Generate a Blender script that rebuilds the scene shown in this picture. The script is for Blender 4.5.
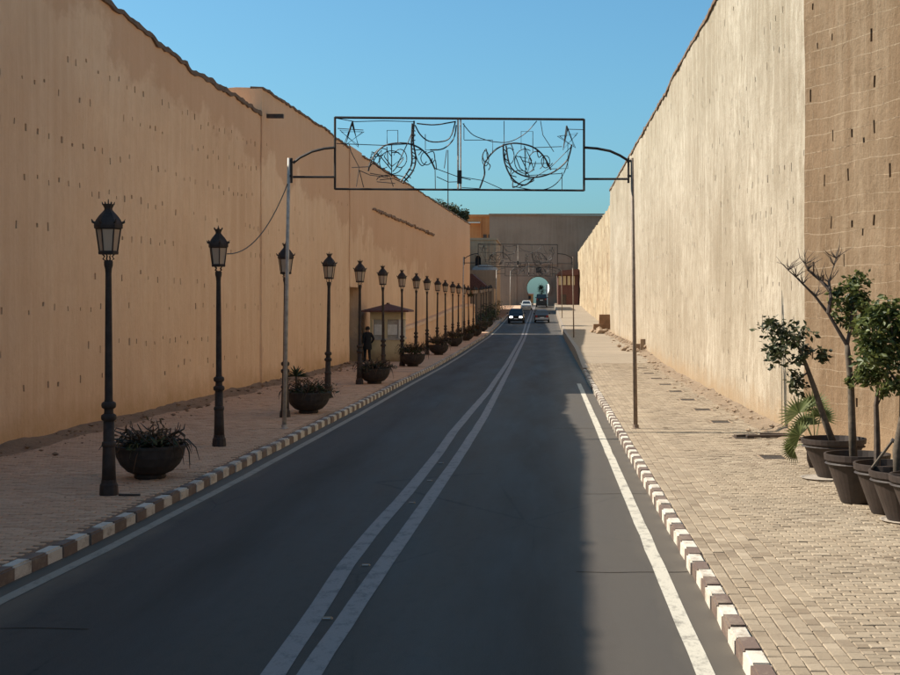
import bpy, bmesh, math, random
from mathutils import Vector, Matrix, noise
R = math.radians
rnd = random.Random(11)
for o in list(bpy.data.objects): bpy.data.objects.remove(o)
scn = bpy.context.scene
COL = scn.collection

# ------------------------------------------------------------------ camera
EYE = 3.0; FPX = 1400.0; VX, VY = 545.0, 303.0
cd = bpy.data.cameras.new('camera'); cam = bpy.data.objects.new('camera', cd); COL.objects.link(cam)
cam.location = (0, 0, EYE); cam.rotation_euler = (R(90), 0, 0)
cd.sensor_width = 36; cd.lens = FPX/900*36
cd.shift_x = (450-VX)/900; cd.shift_y = -(337.5-VY)/900
cd.clip_start = .1; cd.clip_end = 6000
scn.camera = cam
# ------------------------------------------------------------------ sky, sun, exposure
SUN = Vector((1.0, -.15, -.917)).normalized()          # the way the light travels
SUN_EL = math.asin(-SUN.z); SUN_AZ = math.atan2(-SUN.x, -SUN.y)
w = bpy.data.worlds.new('World'); scn.world = w; w.use_nodes = True
nt = w.node_tree
sky = nt.nodes.new('ShaderNodeTexSky'); sky.sky_type = 'NISHITA'; sky.sun_disc = False
sky.sun_elevation = SUN_EL; sky.sun_rotation = SUN_AZ
sky.altitude = 400; sky.air_density = 1.0; sky.dust_density = 2.6; sky.ozone_density = 3.0
tint = nt.nodes.new('ShaderNodeMix'); tint.data_type = 'RGBA'; tint.blend_type = 'MULTIPLY'; tint.inputs[0].default_value = 1.0
nt.links.new(sky.outputs[0], tint.inputs[6]); tint.inputs[7].default_value = (.575, .97, 1.04, 1)      # the photograph's cyan white balance
nt.links.new(tint.outputs[2], nt.nodes['Background'].inputs[0])
nt.nodes['Background'].inputs[1].default_value = .077
sl = bpy.data.lights.new('sun', 'SUN'); sun = bpy.data.objects.new('sun', sl); COL.objects.link(sun)
sl.energy = 4.1; sl.angle = R(.55); sl.color = (1.0, .93, .82)
sun.rotation_euler = SUN.to_track_quat('-Z', 'Y').to_euler(); sun.location = (-40, 10, 60)
scn.view_settings.view_transform = 'Standard'; scn.view_settings.look = 'None'
scn.view_settings.exposure = .98; scn.view_settings.gamma = 1
scn.render.resolution_x, scn.render.resolution_y = 1024, 768

def at(px, py, Y):                 # a point at depth Y seen at a photo pixel
    return Vector(((px-VX)/FPX*Y, Y, EYE-(py-VY)/FPX*Y))
def g(Y):                          # the road climbs gently towards the gate
    if Y < 120: return 0.0
    return 2.5*min(1.0, (Y-120)/132)**1.3
def sstep(a, b, x):
    t = max(0., min(1., (x-a)/(b-a))); return t*t*(3-2*t)
def lerp_pts(pts, x):
    if x <= pts[0][0]: return pts[0][1]
    for (a, b), (c, d) in zip(pts, pts[1:]):
        if x <= c: return b+(d-b)*(x-a)/(c-a)
    return pts[-1][1]

# ------------------------------------------------------------------ material helpers
class NT:
    def __init__(s, name):
        s.m = bpy.data.materials.new(name); s.m.use_nodes = True; s.t = s.m.node_tree
        s.b = s.t.nodes['Principled BSDF']
    def n(s, typ, ins=None, **props):
        nd = s.t.nodes.new(typ)
        for k, v in props.items(): setattr(nd, k, v)
        for k, v in (ins or {}).items(): s.set(nd.inputs[k], v)
        return nd
    def set(s, sock, v):
        if isinstance(v, bpy.types.NodeSocket): s.t.links.new(v, sock)
        elif isinstance(v, bpy.types.Node): s.t.links.new(v.outputs[0], sock)
        else: sock.default_value = v
    def bs(s, **kw):
        for k, v in kw.items(): s.set(s.b.inputs[k.replace('_', ' ')], v)
    def pos(s, scale=(1, 1, 1), loc=(0, 0, 0), obj=False):
        src = s.n('ShaderNodeTexCoord').outputs['Object'] if obj else s.n('ShaderNodeNewGeometry').outputs['Position']
        return s.n('ShaderNodeMapping', {'Vector': src, 'Scale': scale, 'Location': loc}).outputs[0]
    def noise(s, vec, scale, detail=6, rough=.6, dist=0):
        return s.n('ShaderNodeTexNoise', {'Vector': vec, 'Scale': scale, 'Detail': detail, 'Roughness': rough, 'Distortion': dist}).outputs['Fac']
    def ramp(s, fac, *stops):
        r = s.n('ShaderNodeValToRGB', {'Fac': fac}); e = r.color_ramp.elements
        while len(e) < len(stops): e.new(.5)
        for el, (p, c) in zip(e, stops):
            el.position = p; el.color = (*c, 1) if isinstance(c, tuple) else (c, c, c, 1)
        return r.outputs[0]
    def mix(s, fac, a, b, mode='MIX'):
        nd = s.n('ShaderNodeMix', data_type='RGBA', blend_type=mode)
        s.set(nd.inputs[0], fac); 
        for i, v in ((6, a), (7, b)):
            s.set(nd.inputs[i], (*v, 1) if isinstance(v, tuple) and len(v) == 3 else v)
        return nd.outputs[2]
    def math(s, op, a, b=0., c=0.):
        nd = s.n('ShaderNodeMath', operation=op)
        for i, v in enumerate((a, b, c)): s.set(nd.inputs[i], v)
        return nd.outputs[0]
    def bump(s, h, strength=.5, dist=.02):
        s.bs(Normal=s.n('ShaderNodeBump', {'Height': h, 'Strength': strength, 'Distance': dist}).outputs[0])
    def sep(s):
        return s.n('ShaderNodeSeparateXYZ', {0: s.n('ShaderNodeNewGeometry').outputs['Position']}).outputs
M = {}
def simple(name, c, rough=.6, metal=0, var=.25, scale=20, bump=0.):
    k = NT(name); p = k.pos(obj=True); f = k.noise(p, scale)
    lo = tuple(x*(1-var) for x in c); hi = tuple(min(1, x*(1+var)) for x in c)
    k.bs(Base_Color=k.ramp(f, (.3, lo), (.7, hi)), Roughness=rough, Metallic=metal)
    if bump: k.bump(f, bump, .01)
    M[name] = k.m; return k.m

def wall_mat(name, base, dark, light, stain=None, streak=.5, courses=False, topband=None, dirt=(.27, .17, .09), bump=.6, mottle=0):
    k = NT(name); X, Yc, Z = k.sep()
    big = k.noise(k.pos((.16, .16, .2)), 1.0, 5, .6)
    st = k.noise(k.pos((1.5, 1.5, .07)), 1.6, 8, .62)          # runs of rain water
    st2 = k.noise(k.pos((5, 5, .25), (3, 7, 1)), 1.5, 6, .65)
    fine = k.noise(k.pos((1, 1, .6)), 9, 8, .7)
    c = k.mix(k.ramp(big, (.35, 0.), (.66, 1.)), dark, base)
    c = k.mix(k.math('MULTIPLY', k.ramp(st, (.42, 0.), (.68, 1.)), streak), c, light)
    c = k.mix(k.math('MULTIPLY', k.ramp(st2, (.50, 0.), (.72, 1.)), streak*.55), c, dark)
    c = k.mix(k.math('MULTIPLY', k.ramp(fine, (.52, 0.), (.72, 1.)), .35), c, dark)
    spots = k.noise(k.pos((2.2, 2.2, .9), (9, 1, 4)), 2.2, 5, .7)
    c = k.mix(k.math('MULTIPLY', k.ramp(spots, (.60, 0.), (.70, 1.)), .4), c, stain or dark)
    if mottle:
        mo = k.noise(k.pos((1, 1, .45), (1, 8, 3)), 3.2, 7, .72)
        c = k.mix(k.math('MULTIPLY', k.ramp(mo, (.44, 0.), (.62, 1.)), mottle), c, dark)
    if topband:
        z0, col, amt = topband
        wob = k.math('MULTIPLY', k.math('SUBTRACT', k.noise(k.pos((.35, .35, .5), (2, 5, 0)), 1.0, 7, .62), .5), 6.0)
        slope = k.math('MULTIPLY', k.math('SUBTRACT', Yc, 30.), .07)
        hh = k.math('SUBTRACT', k.math('ADD', k.math('ADD', Z, wob), slope), z0)
        c = k.mix(k.math('MULTIPLY', k.ramp(hh, (.0, 0.), (.5, 1.)), amt), c, col)
    hgt = fine
    if courses:
        wv = k.math('MULTIPLY', k.math('SUBTRACT', k.noise(k.pos((.35, .35, .35)), 1.0, 4, .6), .5), .34)
        zz = k.math('DIVIDE', k.math('ADD', Z, wv), .335); row = k.math('FLOOR', zz)
        l1 = k.math('LESS_THAN', k.math('FRACT', zz), .05)
        uu = k.math('ADD', k.math('DIVIDE', k.math('ADD', Yc, k.math('MULTIPLY', k.noise(k.pos((2, 2, 2)), 1.5, 3), .25)), .46), k.math('MULTIPLY', k.math('FRACT', k.math('MULTIPLY', row, .618)), 1.0))
        l2 = k.math('MULTIPLY', k.math('LESS_THAN', k.math('FRACT', uu), .05), .45)
        gap = k.ramp(k.noise(k.pos((.8, .8, 1.6), (5, 2, 8)), 1.3, 6), (.38, .12), (.52, 1.))
        lnm = k.math('MULTIPLY', k.math('MAXIMUM', l1, l2), gap)
        c = k.mix(k.math('MULTIPLY', lnm, .7), c, light)
        hgt = k.math('ADD', fine, k.math('MULTIPLY', lnm, .8))
    # splashed earth along the foot
    dz = k.math('ADD', Z, k.math('MULTIPLY', k.math('SUBTRACT', k.noise(k.pos((.9, .9, .9)), 1.2, 6, .65), .5), 1.6))
    c = k.mix(k.math('MULTIPLY', k.ramp(dz, (.28, 1.), (.95, 0.)), .8), c, dirt)
    k.bs(Base_Color=c, Roughness=.95, Specular_IOR_Level=.1)
    k.bump(k.math('ADD', hgt, k.math('MULTIPLY', st2, .6)), bump, .04)
    M[name] = k.m
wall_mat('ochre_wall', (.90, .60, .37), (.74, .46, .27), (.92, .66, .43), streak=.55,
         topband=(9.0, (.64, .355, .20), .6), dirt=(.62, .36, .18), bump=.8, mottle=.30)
wall_mat('pale_wall', (.47, .39, .295), (.285, .222, .152), (.59, .505, .395), streak=.48, dirt=(.34, .235, .14), bump=1.2, mottle=.7)
wall_mat('brown_wall', (.24, .155, .092), (.165, .105, .06), (.36, .265, .175), streak=.5, courses=True, dirt=(.30, .20, .12), bump=1.0, mottle=.4)
wall_mat('far_wall', (.44, .335, .215), (.29, .20, .12), (.55, .45, .32), streak=.5, bump=1.)
wall_mat('gate_wall', (.33, .24, .175), (.24, .17, .12), (.38, .29, .21), streak=.4, bump=.6)
wall_mat('cream_wall', (.44, .30, .19), (.34, .225, .14), (.50, .36, .24), streak=.3, bump=.3)
wall_mat('orange_wall', (.62, .27, .10), (.48, .19, .07), (.66, .34, .15), streak=.3, bump=.3)
wall_mat('booth_wall', (.62, .50, .30), (.50, .38, .21), (.66, .56, .38), streak=.2, bump=.2)

def asphalt():
    k = NT('asphalt'); X, Yc, Z = k.sep()
    lane = k.math('ABSOLUTE', k.math('SUBTRACT', k.math('ABSOLUTE', k.math('ADD', X, 2.0)), 1.75))   # 0 in the middle of a lane
    wob = k.math('MULTIPLY', k.math('SUBTRACT', k.noise(k.pos((.6, .05, 1)), 1., 4), .5), .9)
    lane = k.math('ADD', lane, wob)
    c = k.ramp(k.math('DIVIDE', lane, 2.0), (.08, (.030, .023, .018)), (.36, (.053, .042, .034)), (.62, (.054, .043, .035)), (.95, (.042, .034, .028)))
    n1 = k.noise(k.pos((1, .12, 1)), 1.1, 7, .6)
    c = k.mix(k.math('MULTIPLY', k.ramp(n1, (.35, 1.), (.62, 0.)), .45), c, (.027, .022, .019))
    gr = k.noise(k.pos(), 90, 3, .7)
    c = k.mix(k.math('MULTIPLY', k.ramp(gr, (.45, 0.), (.68, 1.)), .38), c, (.125, .115, .10))
    g2 = k.noise(k.pos((1, .5, 1), (3, 3, 0)), 7, 6, .7)
    c = k.mix(k.math('MULTIPLY', k.ramp(g2, (.5, 0.), (.7, 1.)), .35), c, (.028, .023, .019))
    cr = k.n('ShaderNodeTexVoronoi', {'Vector': k.pos((.35, .16, 1)), 'Scale': 1.0, 'Randomness': 1.0}, feature='DISTANCE_TO_EDGE').outputs['Distance']
    cr = k.math('ADD', cr, k.math('MULTIPLY', k.math('SUBTRACT', k.noise(k.pos((2, 2, 1)), 3, 5, .7), .5), .03))
    cm = k.math('MULTIPLY', k.ramp(cr, (.0, 1.), (.006, 0.)), k.ramp(k.noise(k.pos((.2, .12, 1), (7, 7, 0)), 1., 3), (.5, 0.), (.58, .8)))
    c = k.mix(cm, c, (.014, .012, .011))
    # dust along the gutters
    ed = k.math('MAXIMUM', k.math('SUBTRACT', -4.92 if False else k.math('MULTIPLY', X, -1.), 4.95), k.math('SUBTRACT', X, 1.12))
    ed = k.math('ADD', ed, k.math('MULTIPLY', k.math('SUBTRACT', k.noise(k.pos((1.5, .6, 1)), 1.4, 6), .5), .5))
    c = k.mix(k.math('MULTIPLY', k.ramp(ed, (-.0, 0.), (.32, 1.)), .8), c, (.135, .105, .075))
    wd = k.ramp(k.math('ADD', X, k.math('MULTIPLY', k.noise(k.pos((1, .2, 1)), 1.2, 5), .6)), (.45, 0.), (.95, 1.))  # not dust: sunlit strip painted paler into the right of the road
    c = k.mix(k.math('MULTIPLY', wd, .55), c, (.088, .076, .062))
    k.bs(Base_Color=c, Roughness=k.ramp(n1, (.3, .62), (.7, .8)), Specular_IOR_Level=.25)
    k.bump(gr, .25, .006); M['asphalt'] = k.m
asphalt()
def paint(name, col, wear, under=(.05, .05, .052)):
    k = NT(name); f = k.noise(k.pos((1, .6, 1)), 5, 8, .75); f2 = k.noise(k.pos(), 60, 3, .7)
    c = k.mix(k.ramp(f, (wear-.12, 1.), (wear+.08, 0.)), col, under)
    c = k.mix(k.math('MULTIPLY', k.ramp(f2, (.45, 0.), (.7, 1.)), .35), c, tuple(x*.45 for x in col))
    k.bs(Base_Color=c, Roughness=.7); M[name] = k.m
paint('line_paint', (.23, .20, .19), .42); paint('edge_paint', (.52, .47, .38), .42, (.10, .085, .07)); paint('left_edge_paint', (.30, .26, .20), .40, (.09, .075, .06))
paint('kerb_white', (.64, .57, .47), .44, (.30, .23, .165)); paint('kerb_red', (.15, .098, .074), .43, (.26, .195, .14)); paint('kerb_plain', (.30, .24, .18), .4, (.2, .15, .1))

def paver(name, cols, dust):
    k = NT(name)
    r1 = k.n('ShaderNodeNewGeometry').outputs['Random Per Island']; r2 = k.n('ShaderNodeObjectInfo').outputs['Random']
    r = k.math('FRACT', k.math('ADD', r1, r2))
    c = k.ramp(r, *[(i/(len(cols)-1), q) for i, q in enumerate(cols)])
    big = k.noise(k.pos((.5, .35, 1)), 1.0, 7, .65); f = k.noise(k.pos(), 30, 5, .7)
    c = k.mix(k.math('MULTIPLY', k.ramp(big, (.36, 1.), (.62, 0.)), .6), c, dust)
    band = k.noise(k.pos((.08, .9, 1), (4, 1, 0)), 1.3, 4, .6)
    c = k.mix(k.math('MULTIPLY', k.ramp(band, (.45, 0.), (.65, 1.)), .35), c, tuple(x*.72 for x in cols[1]))
    c = k.mix(k.math('MULTIPLY', k.ramp(f, (.5, 0.), (.75, 1.)), .4), c, tuple(x*.6 for x in cols[0]))
    k.bs(Base_Color=c, Roughness=.9, Specular_IOR_Level=.2); k.bump(f, .5, .01); M[name] = k.m
paver('paver_right', [(.25, .19, .13), (.35, .275, .195), (.19, .14, .095), (.42, .335, .24)], (.37, .285, .195))
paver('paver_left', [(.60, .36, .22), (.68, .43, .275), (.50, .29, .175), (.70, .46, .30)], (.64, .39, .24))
def brick_sheet(name, a, b, mort, dust):
    k = NT(name)
    br = k.n('ShaderNodeTexBrick', {'Vector': k.pos(), 'Color1': (*a, 1), 'Color2': (*b, 1), 'Mortar': (*mort, 1), 'Scale': 1., 'Mortar Size': .006, 'Brick Width': .22, 'Row Height': .11})
    big = k.noise(k.pos((.4, .4, 1)), 1., 7, .65); f = k.noise(k.pos(), 18, 5, .7)
    c = k.mix(k.math('MULTIPLY', k.ramp(big, (.36, 1.), (.62, 0.)), .6), br.outputs[0], dust)
    c = k.mix(k.math('MULTIPLY', k.ramp(f, (.5, 0.), (.75, 1.)), .4), c, tuple(x*.6 for x in a))
    band = k.noise(k.pos((.10, .8, 1), (4, 1, 0)), 1.5, 6, .7)
    c = k.mix(k.math('MULTIPLY', k.ramp(band, (.45, 0.), (.62, 1.)), .5), c, tuple(x*.6 for x in a))
    k.bs(Base_Color=c, Roughness=.9); k.bump(k.math('SUBTRACT', f, br.outputs[1]), .4, .01); M[name] = k.m
brick_sheet('paving_right_far', (.28, .215, .148), (.34, .27, .188), (.17, .125, .085), (.35, .27, .188))
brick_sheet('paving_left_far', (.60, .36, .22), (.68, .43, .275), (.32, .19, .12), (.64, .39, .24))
def earth(name, a, b, sc=1.2):
    k = NT(name); f = k.noise(k.pos(), sc, 9, .7); f2 = k.noise(k.pos(), sc*12, 6, .7)
    c = k.mix(k.ramp(f, (.35, 0.), (.65, 1.)), a, b); c = k.mix(k.math('MULTIPLY', k.ramp(f2, (.5, 0.), (.7, 1.)), .5), c, tuple(x*.5 for x in a))
    k.bs(Base_Color=c, Roughness=1.); k.bump(f2, .8, .04); M[name] = k.m
earth('earth', (.27, .18, .11), (.36, .25, .16)); earth('bank_earth', (.25, .145, .08), (.36, .22, .13), 2.); earth('bank_brown', (.19, .13, .08), (.30, .215, .14), 2.5); earth('soil', (.045, .032, .024), (.075, .055, .038), 8)
earth('left_joint', (.27, .165, .10), (.36, .22, .14), 6); earth('joint_sand', (.12, .085, .055), (.19, .14, .09), 6); earth('crust', (.15, .09, .055), (.24, .15, .095), 3); earth('stone', (.28, .19, .125), (.40, .29, .19), 3)
simple('iron', (.040, .026, .020), .75, 0, .5, 7, .2); simple('galvanised', (.46, .40, .34), .6, .2, .3, 8)
simple('pole_brown', (.22, .16, .115), .6, .1, .3, 12); simple('frame_iron', (.035, .028, .024), .6, .3, .3, 9)
simple('wire', (.03, .026, .026), .6, 0, .3, 9); simple('bowl', (.035, .026, .022), .75, 0, .5, 7, .3)
simple('pot', (.034, .022, .017), .62, 0, .4, 6, .3); simple('saucer', (.35, .29, .23), .8)
simple('roof_tile', (.13, .05, .036), .8, 0, .35, 8, .4); simple('booth_panel', (.40, .35, .29), .6, 0, .2, 6)
simple('white_trim', (.70, .66, .58), .7, 0, .12, 8); simple('door_wood', (.07, .045, .03), .7, 0, .4, 6)
simple('dark_void', (.02, .017, .015), .9); simple('awning', (.33, .34, .34), .7, 0, .2, 5)
simple('bark', (.10, .075, .052), .9, 0, .4, 14, .6); simple('dead_bark', (.085, .06, .045), .9, 0, .4, 14, .6)
simple('cloth_black', (.012, .012, .014), .9); simple('skin', (.30, .17, .11), .6, 0, .1); simple('hair', (.012, .009, .008), .7)
simple('car_black', (.012, .013, .016), .25, 0, .1); simple('car_grey', (.03, .035, .042), .25, .2, .1); simple('car_white', (.62, .62, .60), .3, 0, .05)
simple('tyre', (.015, .015, .015), .85); simple('rim', (.25, .25, .26), .35, .8); simple('plate', (.75, .75, .72), .5, 0, .05); simple('tail_red', (.30, .012, .01), .35, 0, .1)
simple('bumper_pale', (.40, .41, .42), .45, 0, .1); simple('brass', (.26, .17, .10), .7, .1); simple('red_pot', (.16, .05, .03), .8)
def leafmat(name, a, b, trans=.25):
    k = NT(name); r = k.n('ShaderNodeNewGeometry').outputs['Random Per Island']
    k.bs(Base_Color=k.ramp(r, (0., a), (1., b)), Roughness=.5, Specular_IOR_Level=.35)
    tr = k.n('ShaderNodeBsdfTranslucent', {'Color': k.ramp(r, (0., tuple(x*1.2 for x in a)), (1., tuple(x*1.3 for x in b)))})
    mx = k.n('ShaderNodeMixShader', {0: trans, 1: k.b.outputs[0], 2: tr.outputs[0]})
    k.t.links.new(mx.outputs[0], k.t.nodes['Material Output'].inputs[0]); M[name] = k.m
leafmat('leaf', (.034, .050, .011), (.15, .165, .045), .3); leafmat('leaf_dark', (.018, .024, .010), (.085, .095, .038), .2)
leafmat('leaf_dry', (.10, .065, .035), (.20, .13, .07)); leafmat('palm_leaf', (.07, .10, .03), (.20, .22, .085)); leafmat('trailing', (.030, .026, .014), (.13, .065, .04), .1)
k = NT('glass_frost'); k.bs(Base_Color=(.66, .50, .36, 1), Roughness=.7, Specular_IOR_Level=.15, Alpha=.6); M['glass_frost'] = k.m
k = NT('car_glass'); k.bs(Base_Color=(.02, .025, .03, 1), Roughness=.06); M['car_glass'] = k.m
k = NT('headlight'); k.bs(Base_Color=(.9, .9, .9, 1), Emission_Color=(1, .97, .9, 1), Emission_Strength=6.); M['headlight'] = k.m

# ------------------------------------------------------------------ mesh helpers
def link(o, parent=None):
    COL.objects.link(o)
    if parent is not None: o.parent = parent
    return o
def empty(name, loc=(0, 0, 0), rz=0, scale=1):
    o = bpy.data.objects.new(name, None); o.location = loc; o.rotation_euler = (0, 0, rz); o.scale = (scale,)*3; o.empty_display_size = .2
    return link(o)
def tag(o, label=None, cat=None, group=None, kind=None):
    for key, v in (('label', label), ('category', cat), ('group', group), ('kind', kind)):
        if v: o[key] = v
    return o
class MB:
    def __init__(s): s.v = []; s.f = []
    def add(s, vs, fs):
        b = len(s.v); s.v += [tuple(v) for v in vs]; s.f += [tuple(b+i for i in f) for f in fs]; return s
    def box(s, c, d, rz=0, rx=0, ry=0, taper=1.):
        m = Matrix.Translation(c) @ Matrix.Rotation(rz, 4, 'Z') @ Matrix.Rotation(ry, 4, 'Y') @ Matrix.Rotation(rx, 4, 'X')
        vs = [m @ Vector((x*d[0]/2*(taper if z > 0 else 1), y*d[1]/2*(taper if z > 0 else 1), z*d[2]/2)) for z in (-1, 1) for x, y in ((-1, -1), (1, -1), (1, 1), (-1, 1))]
        return s.add(vs, [(3, 2, 1, 0), (4, 5, 6, 7), (0, 1, 5, 4), (1, 2, 6, 5), (2, 3, 7, 6), (3, 0, 4, 7)])
    def lathe(s, prof, n=16, c=(0, 0, 0), ph=0, cap=True):
        vs = []; c = Vector(c)
        for r, z in prof:
            for i in range(n):
                a = ph+2*math.pi*i/n; vs.append(c+Vector((r*math.cos(a), r*math.sin(a), z)))
        fs = [(j*n+i, j*n+(i+1) % n, (j+1)*n+(i+1) % n, (j+1)*n+i) for j in range(len(prof)-1) for i in range(n)]
        if cap: fs += [tuple(range(n-1, -1, -1)), tuple((len(prof)-1)*n+i for i in range(n))]
        return s.add(vs, fs)
    def tube(s, pts, r, n=6):
        pts = [Vector(p) for p in pts]; rs = r if isinstance(r, (list, tuple)) else [r]*len(pts); vs = []
        for i, p in enumerate(pts):
            t = (pts[min(i+1, len(pts)-1)]-pts[max(i-1, 0)]).normalized()
            a = t.cross(Vector((0, 0, 1)) if abs(t.z) < .9 else Vector((1, 0, 0))).normalized(); b = t.cross(a)
            for q in range(n):
                an = 2*math.pi*q/n; vs.append(p+(a*math.cos(an)+b*math.sin(an))*rs[i])
        fs = [(j*n+i, j*n+(i+1) % n, (j+1)*n+(i+1) % n, (j+1)*n+i) for j in range(len(pts)-1) for i in range(n)]
        fs += [tuple(range(n-1, -1, -1)), tuple((len(pts)-1)*n+i for i in range(n))]
        return s.add(vs, fs)
    def prism(s, poly, fn, depth):        # poly 2D; fn(u,v,d) -> 3D
        n = len(poly); vs = [fn(u, v, 0) for u, v in poly]+[fn(u, v, depth) for u, v in poly]
        return s.add(vs, [tuple(range(n)), tuple(range(2*n-1, n-1, -1))]+[(i, n+i, n+(i+1) % n, (i+1) % n) for i in range(n)])
    def mesh(s, name, mat=None, smooth=False):
        me = bpy.data.meshes.new(name); me.from_pydata(s.v, [], s.f); me.update()
        bm = bmesh.new(); bm.from_mesh(me); bmesh.ops.recalc_face_normals(bm, faces=bm.faces); bm.to_mesh(me); bm.free()
        if mat: me.materials.append(M[mat])
        if smooth:
            for p in me.polygons: p.use_smooth = True
        return me
    def build(s, name, mat, parent=None, smooth=False):
        return link(bpy.data.objects.new(name, s.mesh(name, mat, smooth)), parent)
def inst(me, name, parent=None, loc=(0, 0, 0), rz=0, rot=None, scale=None):
    o = bpy.data.objects.new(name, me); o.location = loc; o.rotation_euler = rot or (0, 0, rz)
    if scale: o.scale = scale
    return link(o, parent)
def copy_tree(o, parent=None):
    c = o.copy(); COL.objects.link(c); c.parent = parent
    for ch in list(o.children): copy_tree(ch, c)
    return c
def sheet(name, xs, ys, zf, mat, kind='structure', parent=None):
    m = MB(); nx = len(xs(ys[0]))
    m.v = [(x, y, zf(x, y)) for y in ys for x in xs(y)]
    m.f = [(j*nx+i, j*nx+i+1, (j+1)*nx+i+1, (j+1)*nx+i) for j in range(len(ys)-1) for i in range(nx-1)]
    o = m.build(name, mat, parent)
    if kind: tag(o, kind=kind)
    return o
ORD = ['nearest', 'second', 'third', 'fourth', 'fifth', 'sixth', 'seventh', 'eighth', 'ninth', 'tenth', 'eleventh', 'twelfth', 'thirteenth', 'fourteenth',
       'fifteenth', 'sixteenth', 'seventeenth', 'eighteenth', 'nineteenth', 'twentieth', 'twenty-first', 'twenty-second', 'twenty-third', 'twenty-fourth']

# ------------------------------------------------------------------ ground, road, pavements
KR = 1.62                                 # road side of the right kerb
KLW = [(5, -6.05), (15, -5.74), (18, -5.6), (24, -5.5), (30, -5.41), (40, -5.28), (52, -5.23), (64, -5.06), (81, -5.03), (113, -5.2), (250, -5.3)]
def KL(Y): return lerp_pts(KLW, Y)         # road side of the left kerb
XL = lambda Y: -11.4+.034*Y               # face of the left wall
XR = 5.3                                  # face of the right wall
ys_all = [-40, -10, 5, 20, 40, 60, 80, 100, 120]+[120+6*i for i in range(1, 23)]+[270, 320, 500, 1000, 3000]
sheet('ground', lambda y: [-1500, -200, -12, -4, 2, 12, 200, 1500], ys_all, lambda x, y: g(y)-.05, 'earth')
ysr = [-40, -10]+list(range(0, 120, 4))+[120+3*i for i in range(45)]+[300, 340]
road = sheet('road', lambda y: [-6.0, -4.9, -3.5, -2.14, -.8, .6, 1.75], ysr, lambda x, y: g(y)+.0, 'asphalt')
def rp(Y): return g(Y)+.15+.38*sstep(56, 80, Y)
def stripe(name, wp, width, y0, y1, mat, step=1.0):
    m = MB(); n = int((y1-y0)/step)
    for i in range(n+1):
        y = y0+(y1-y0)*i/n; x = lerp_pts(wp, y)+.012*noise.noise((y*.8, 3, len(name))); wd = width*(1+.10*noise.noise((y*1.3, 9, 1)))
        m.v += [(x-wd/2, y, g(y)+.005), (x+wd/2, y, g(y)+.005)]
        if i: m.f.append((2*i-2, 2*i-1, 2*i+1, 2*i))
    return tag(m.build(name, mat), kind='structure')
stripe('centre_line_left', [(5, -2.15), (12.5, -2.2), (16.3, -2.28), (19, -2.25), (22.5, -2.17), (28, -2.12), (32.5, -2.13), (38, -2.06), (47, -1.93), (69, -1.88), (113, -2.0), (160, -2.2), (250, -2.2)], .20, 4, 246, 'line_paint')
stripe('centre_line_right', [(5, -1.93), (11.7, -1.9), (15.9, -1.85), (19, -1.8), (27.3, -1.68), (36.8, -1.60), (63.6, -1.62), (110, -1.7), (145, -1.8), (250, -1.85)], .20, 4, 246, 'line_paint')
stripe('edge_line_right', [(5, 1.3), (52, 1.26)], .15, 4, 52, 'edge_paint')
stripe('edge_line_left', [(5, -5.75), (14.7, -5.45), (17, -5.34), (24, -5.18), (38, -5.0), (52, -4.93), (66, -4.78), (81, -4.75), (113, -4.9), (245, -5.0)], .15, 4, 245, 'left_edge_paint')
sm = MB()
for i, (y, x0, x1) in enumerate([(15.6, .35, 1.6), (22.0, .6, 1.6), (33.5, .2, 1.6), (51.5, .3, 1.6), (73, -5.4, 1.6), (104, -5.4, 1.6), (12.9, -5.2, -4.2)]):
    for q in range(8):
        a, b = x0+(x1-x0)*q/8, x0+(x1-x0)*(q+1)/8; wob = lambda t: y+.05*noise.noise((t*2, i, 0))
        wd = .012*max(1, y/25)
        sm.add([(a, wob(a)-wd, g(y)+.0045), (b, wob(b)-wd, g(y)+.0045), (b, wob(b)+wd, g(y)+.0045), (a, wob(a)+wd, g(y)+.0045)], [(0, 1, 2, 3)])
tag(sm.build('road_seams', 'soil'), kind='structure')

ysp = [-40, -10]+list(range(0, 250, 3))
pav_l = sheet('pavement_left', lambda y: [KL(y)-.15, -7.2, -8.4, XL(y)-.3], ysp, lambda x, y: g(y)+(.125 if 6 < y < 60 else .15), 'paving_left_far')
jl = sheet('paving_bed_left', lambda y: [KL(y)-.15, -7.2, -8.4, XL(y)-.2], list(range(8, 61, 2)), lambda x, y: .138, 'left_joint')
def xr_edge(y): return XR+.3 if y >= 28.5 else XR+.3+.39*(28.5-y)
pav_r = sheet('pavement_right', lambda y: [KR+.17, 3, 4, xr_edge(y) if y < 114 else 6.3], [-40, -10]+[0, 8]+list(range(9, 250, 3)), lambda x, y: rp(y)-(.022 if y < 66 else 0), 'paving_right_far')
jr = sheet('paving_bed_right', lambda y: [KR+.17, 3, 4, xr_edge(y)], [8, 10, 15, 20, 25, 28.5, 32, 40, 50, 56, 58, 60, 62, 64, 66], lambda x, y: rp(y)-.012, 'joint_sand')

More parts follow.
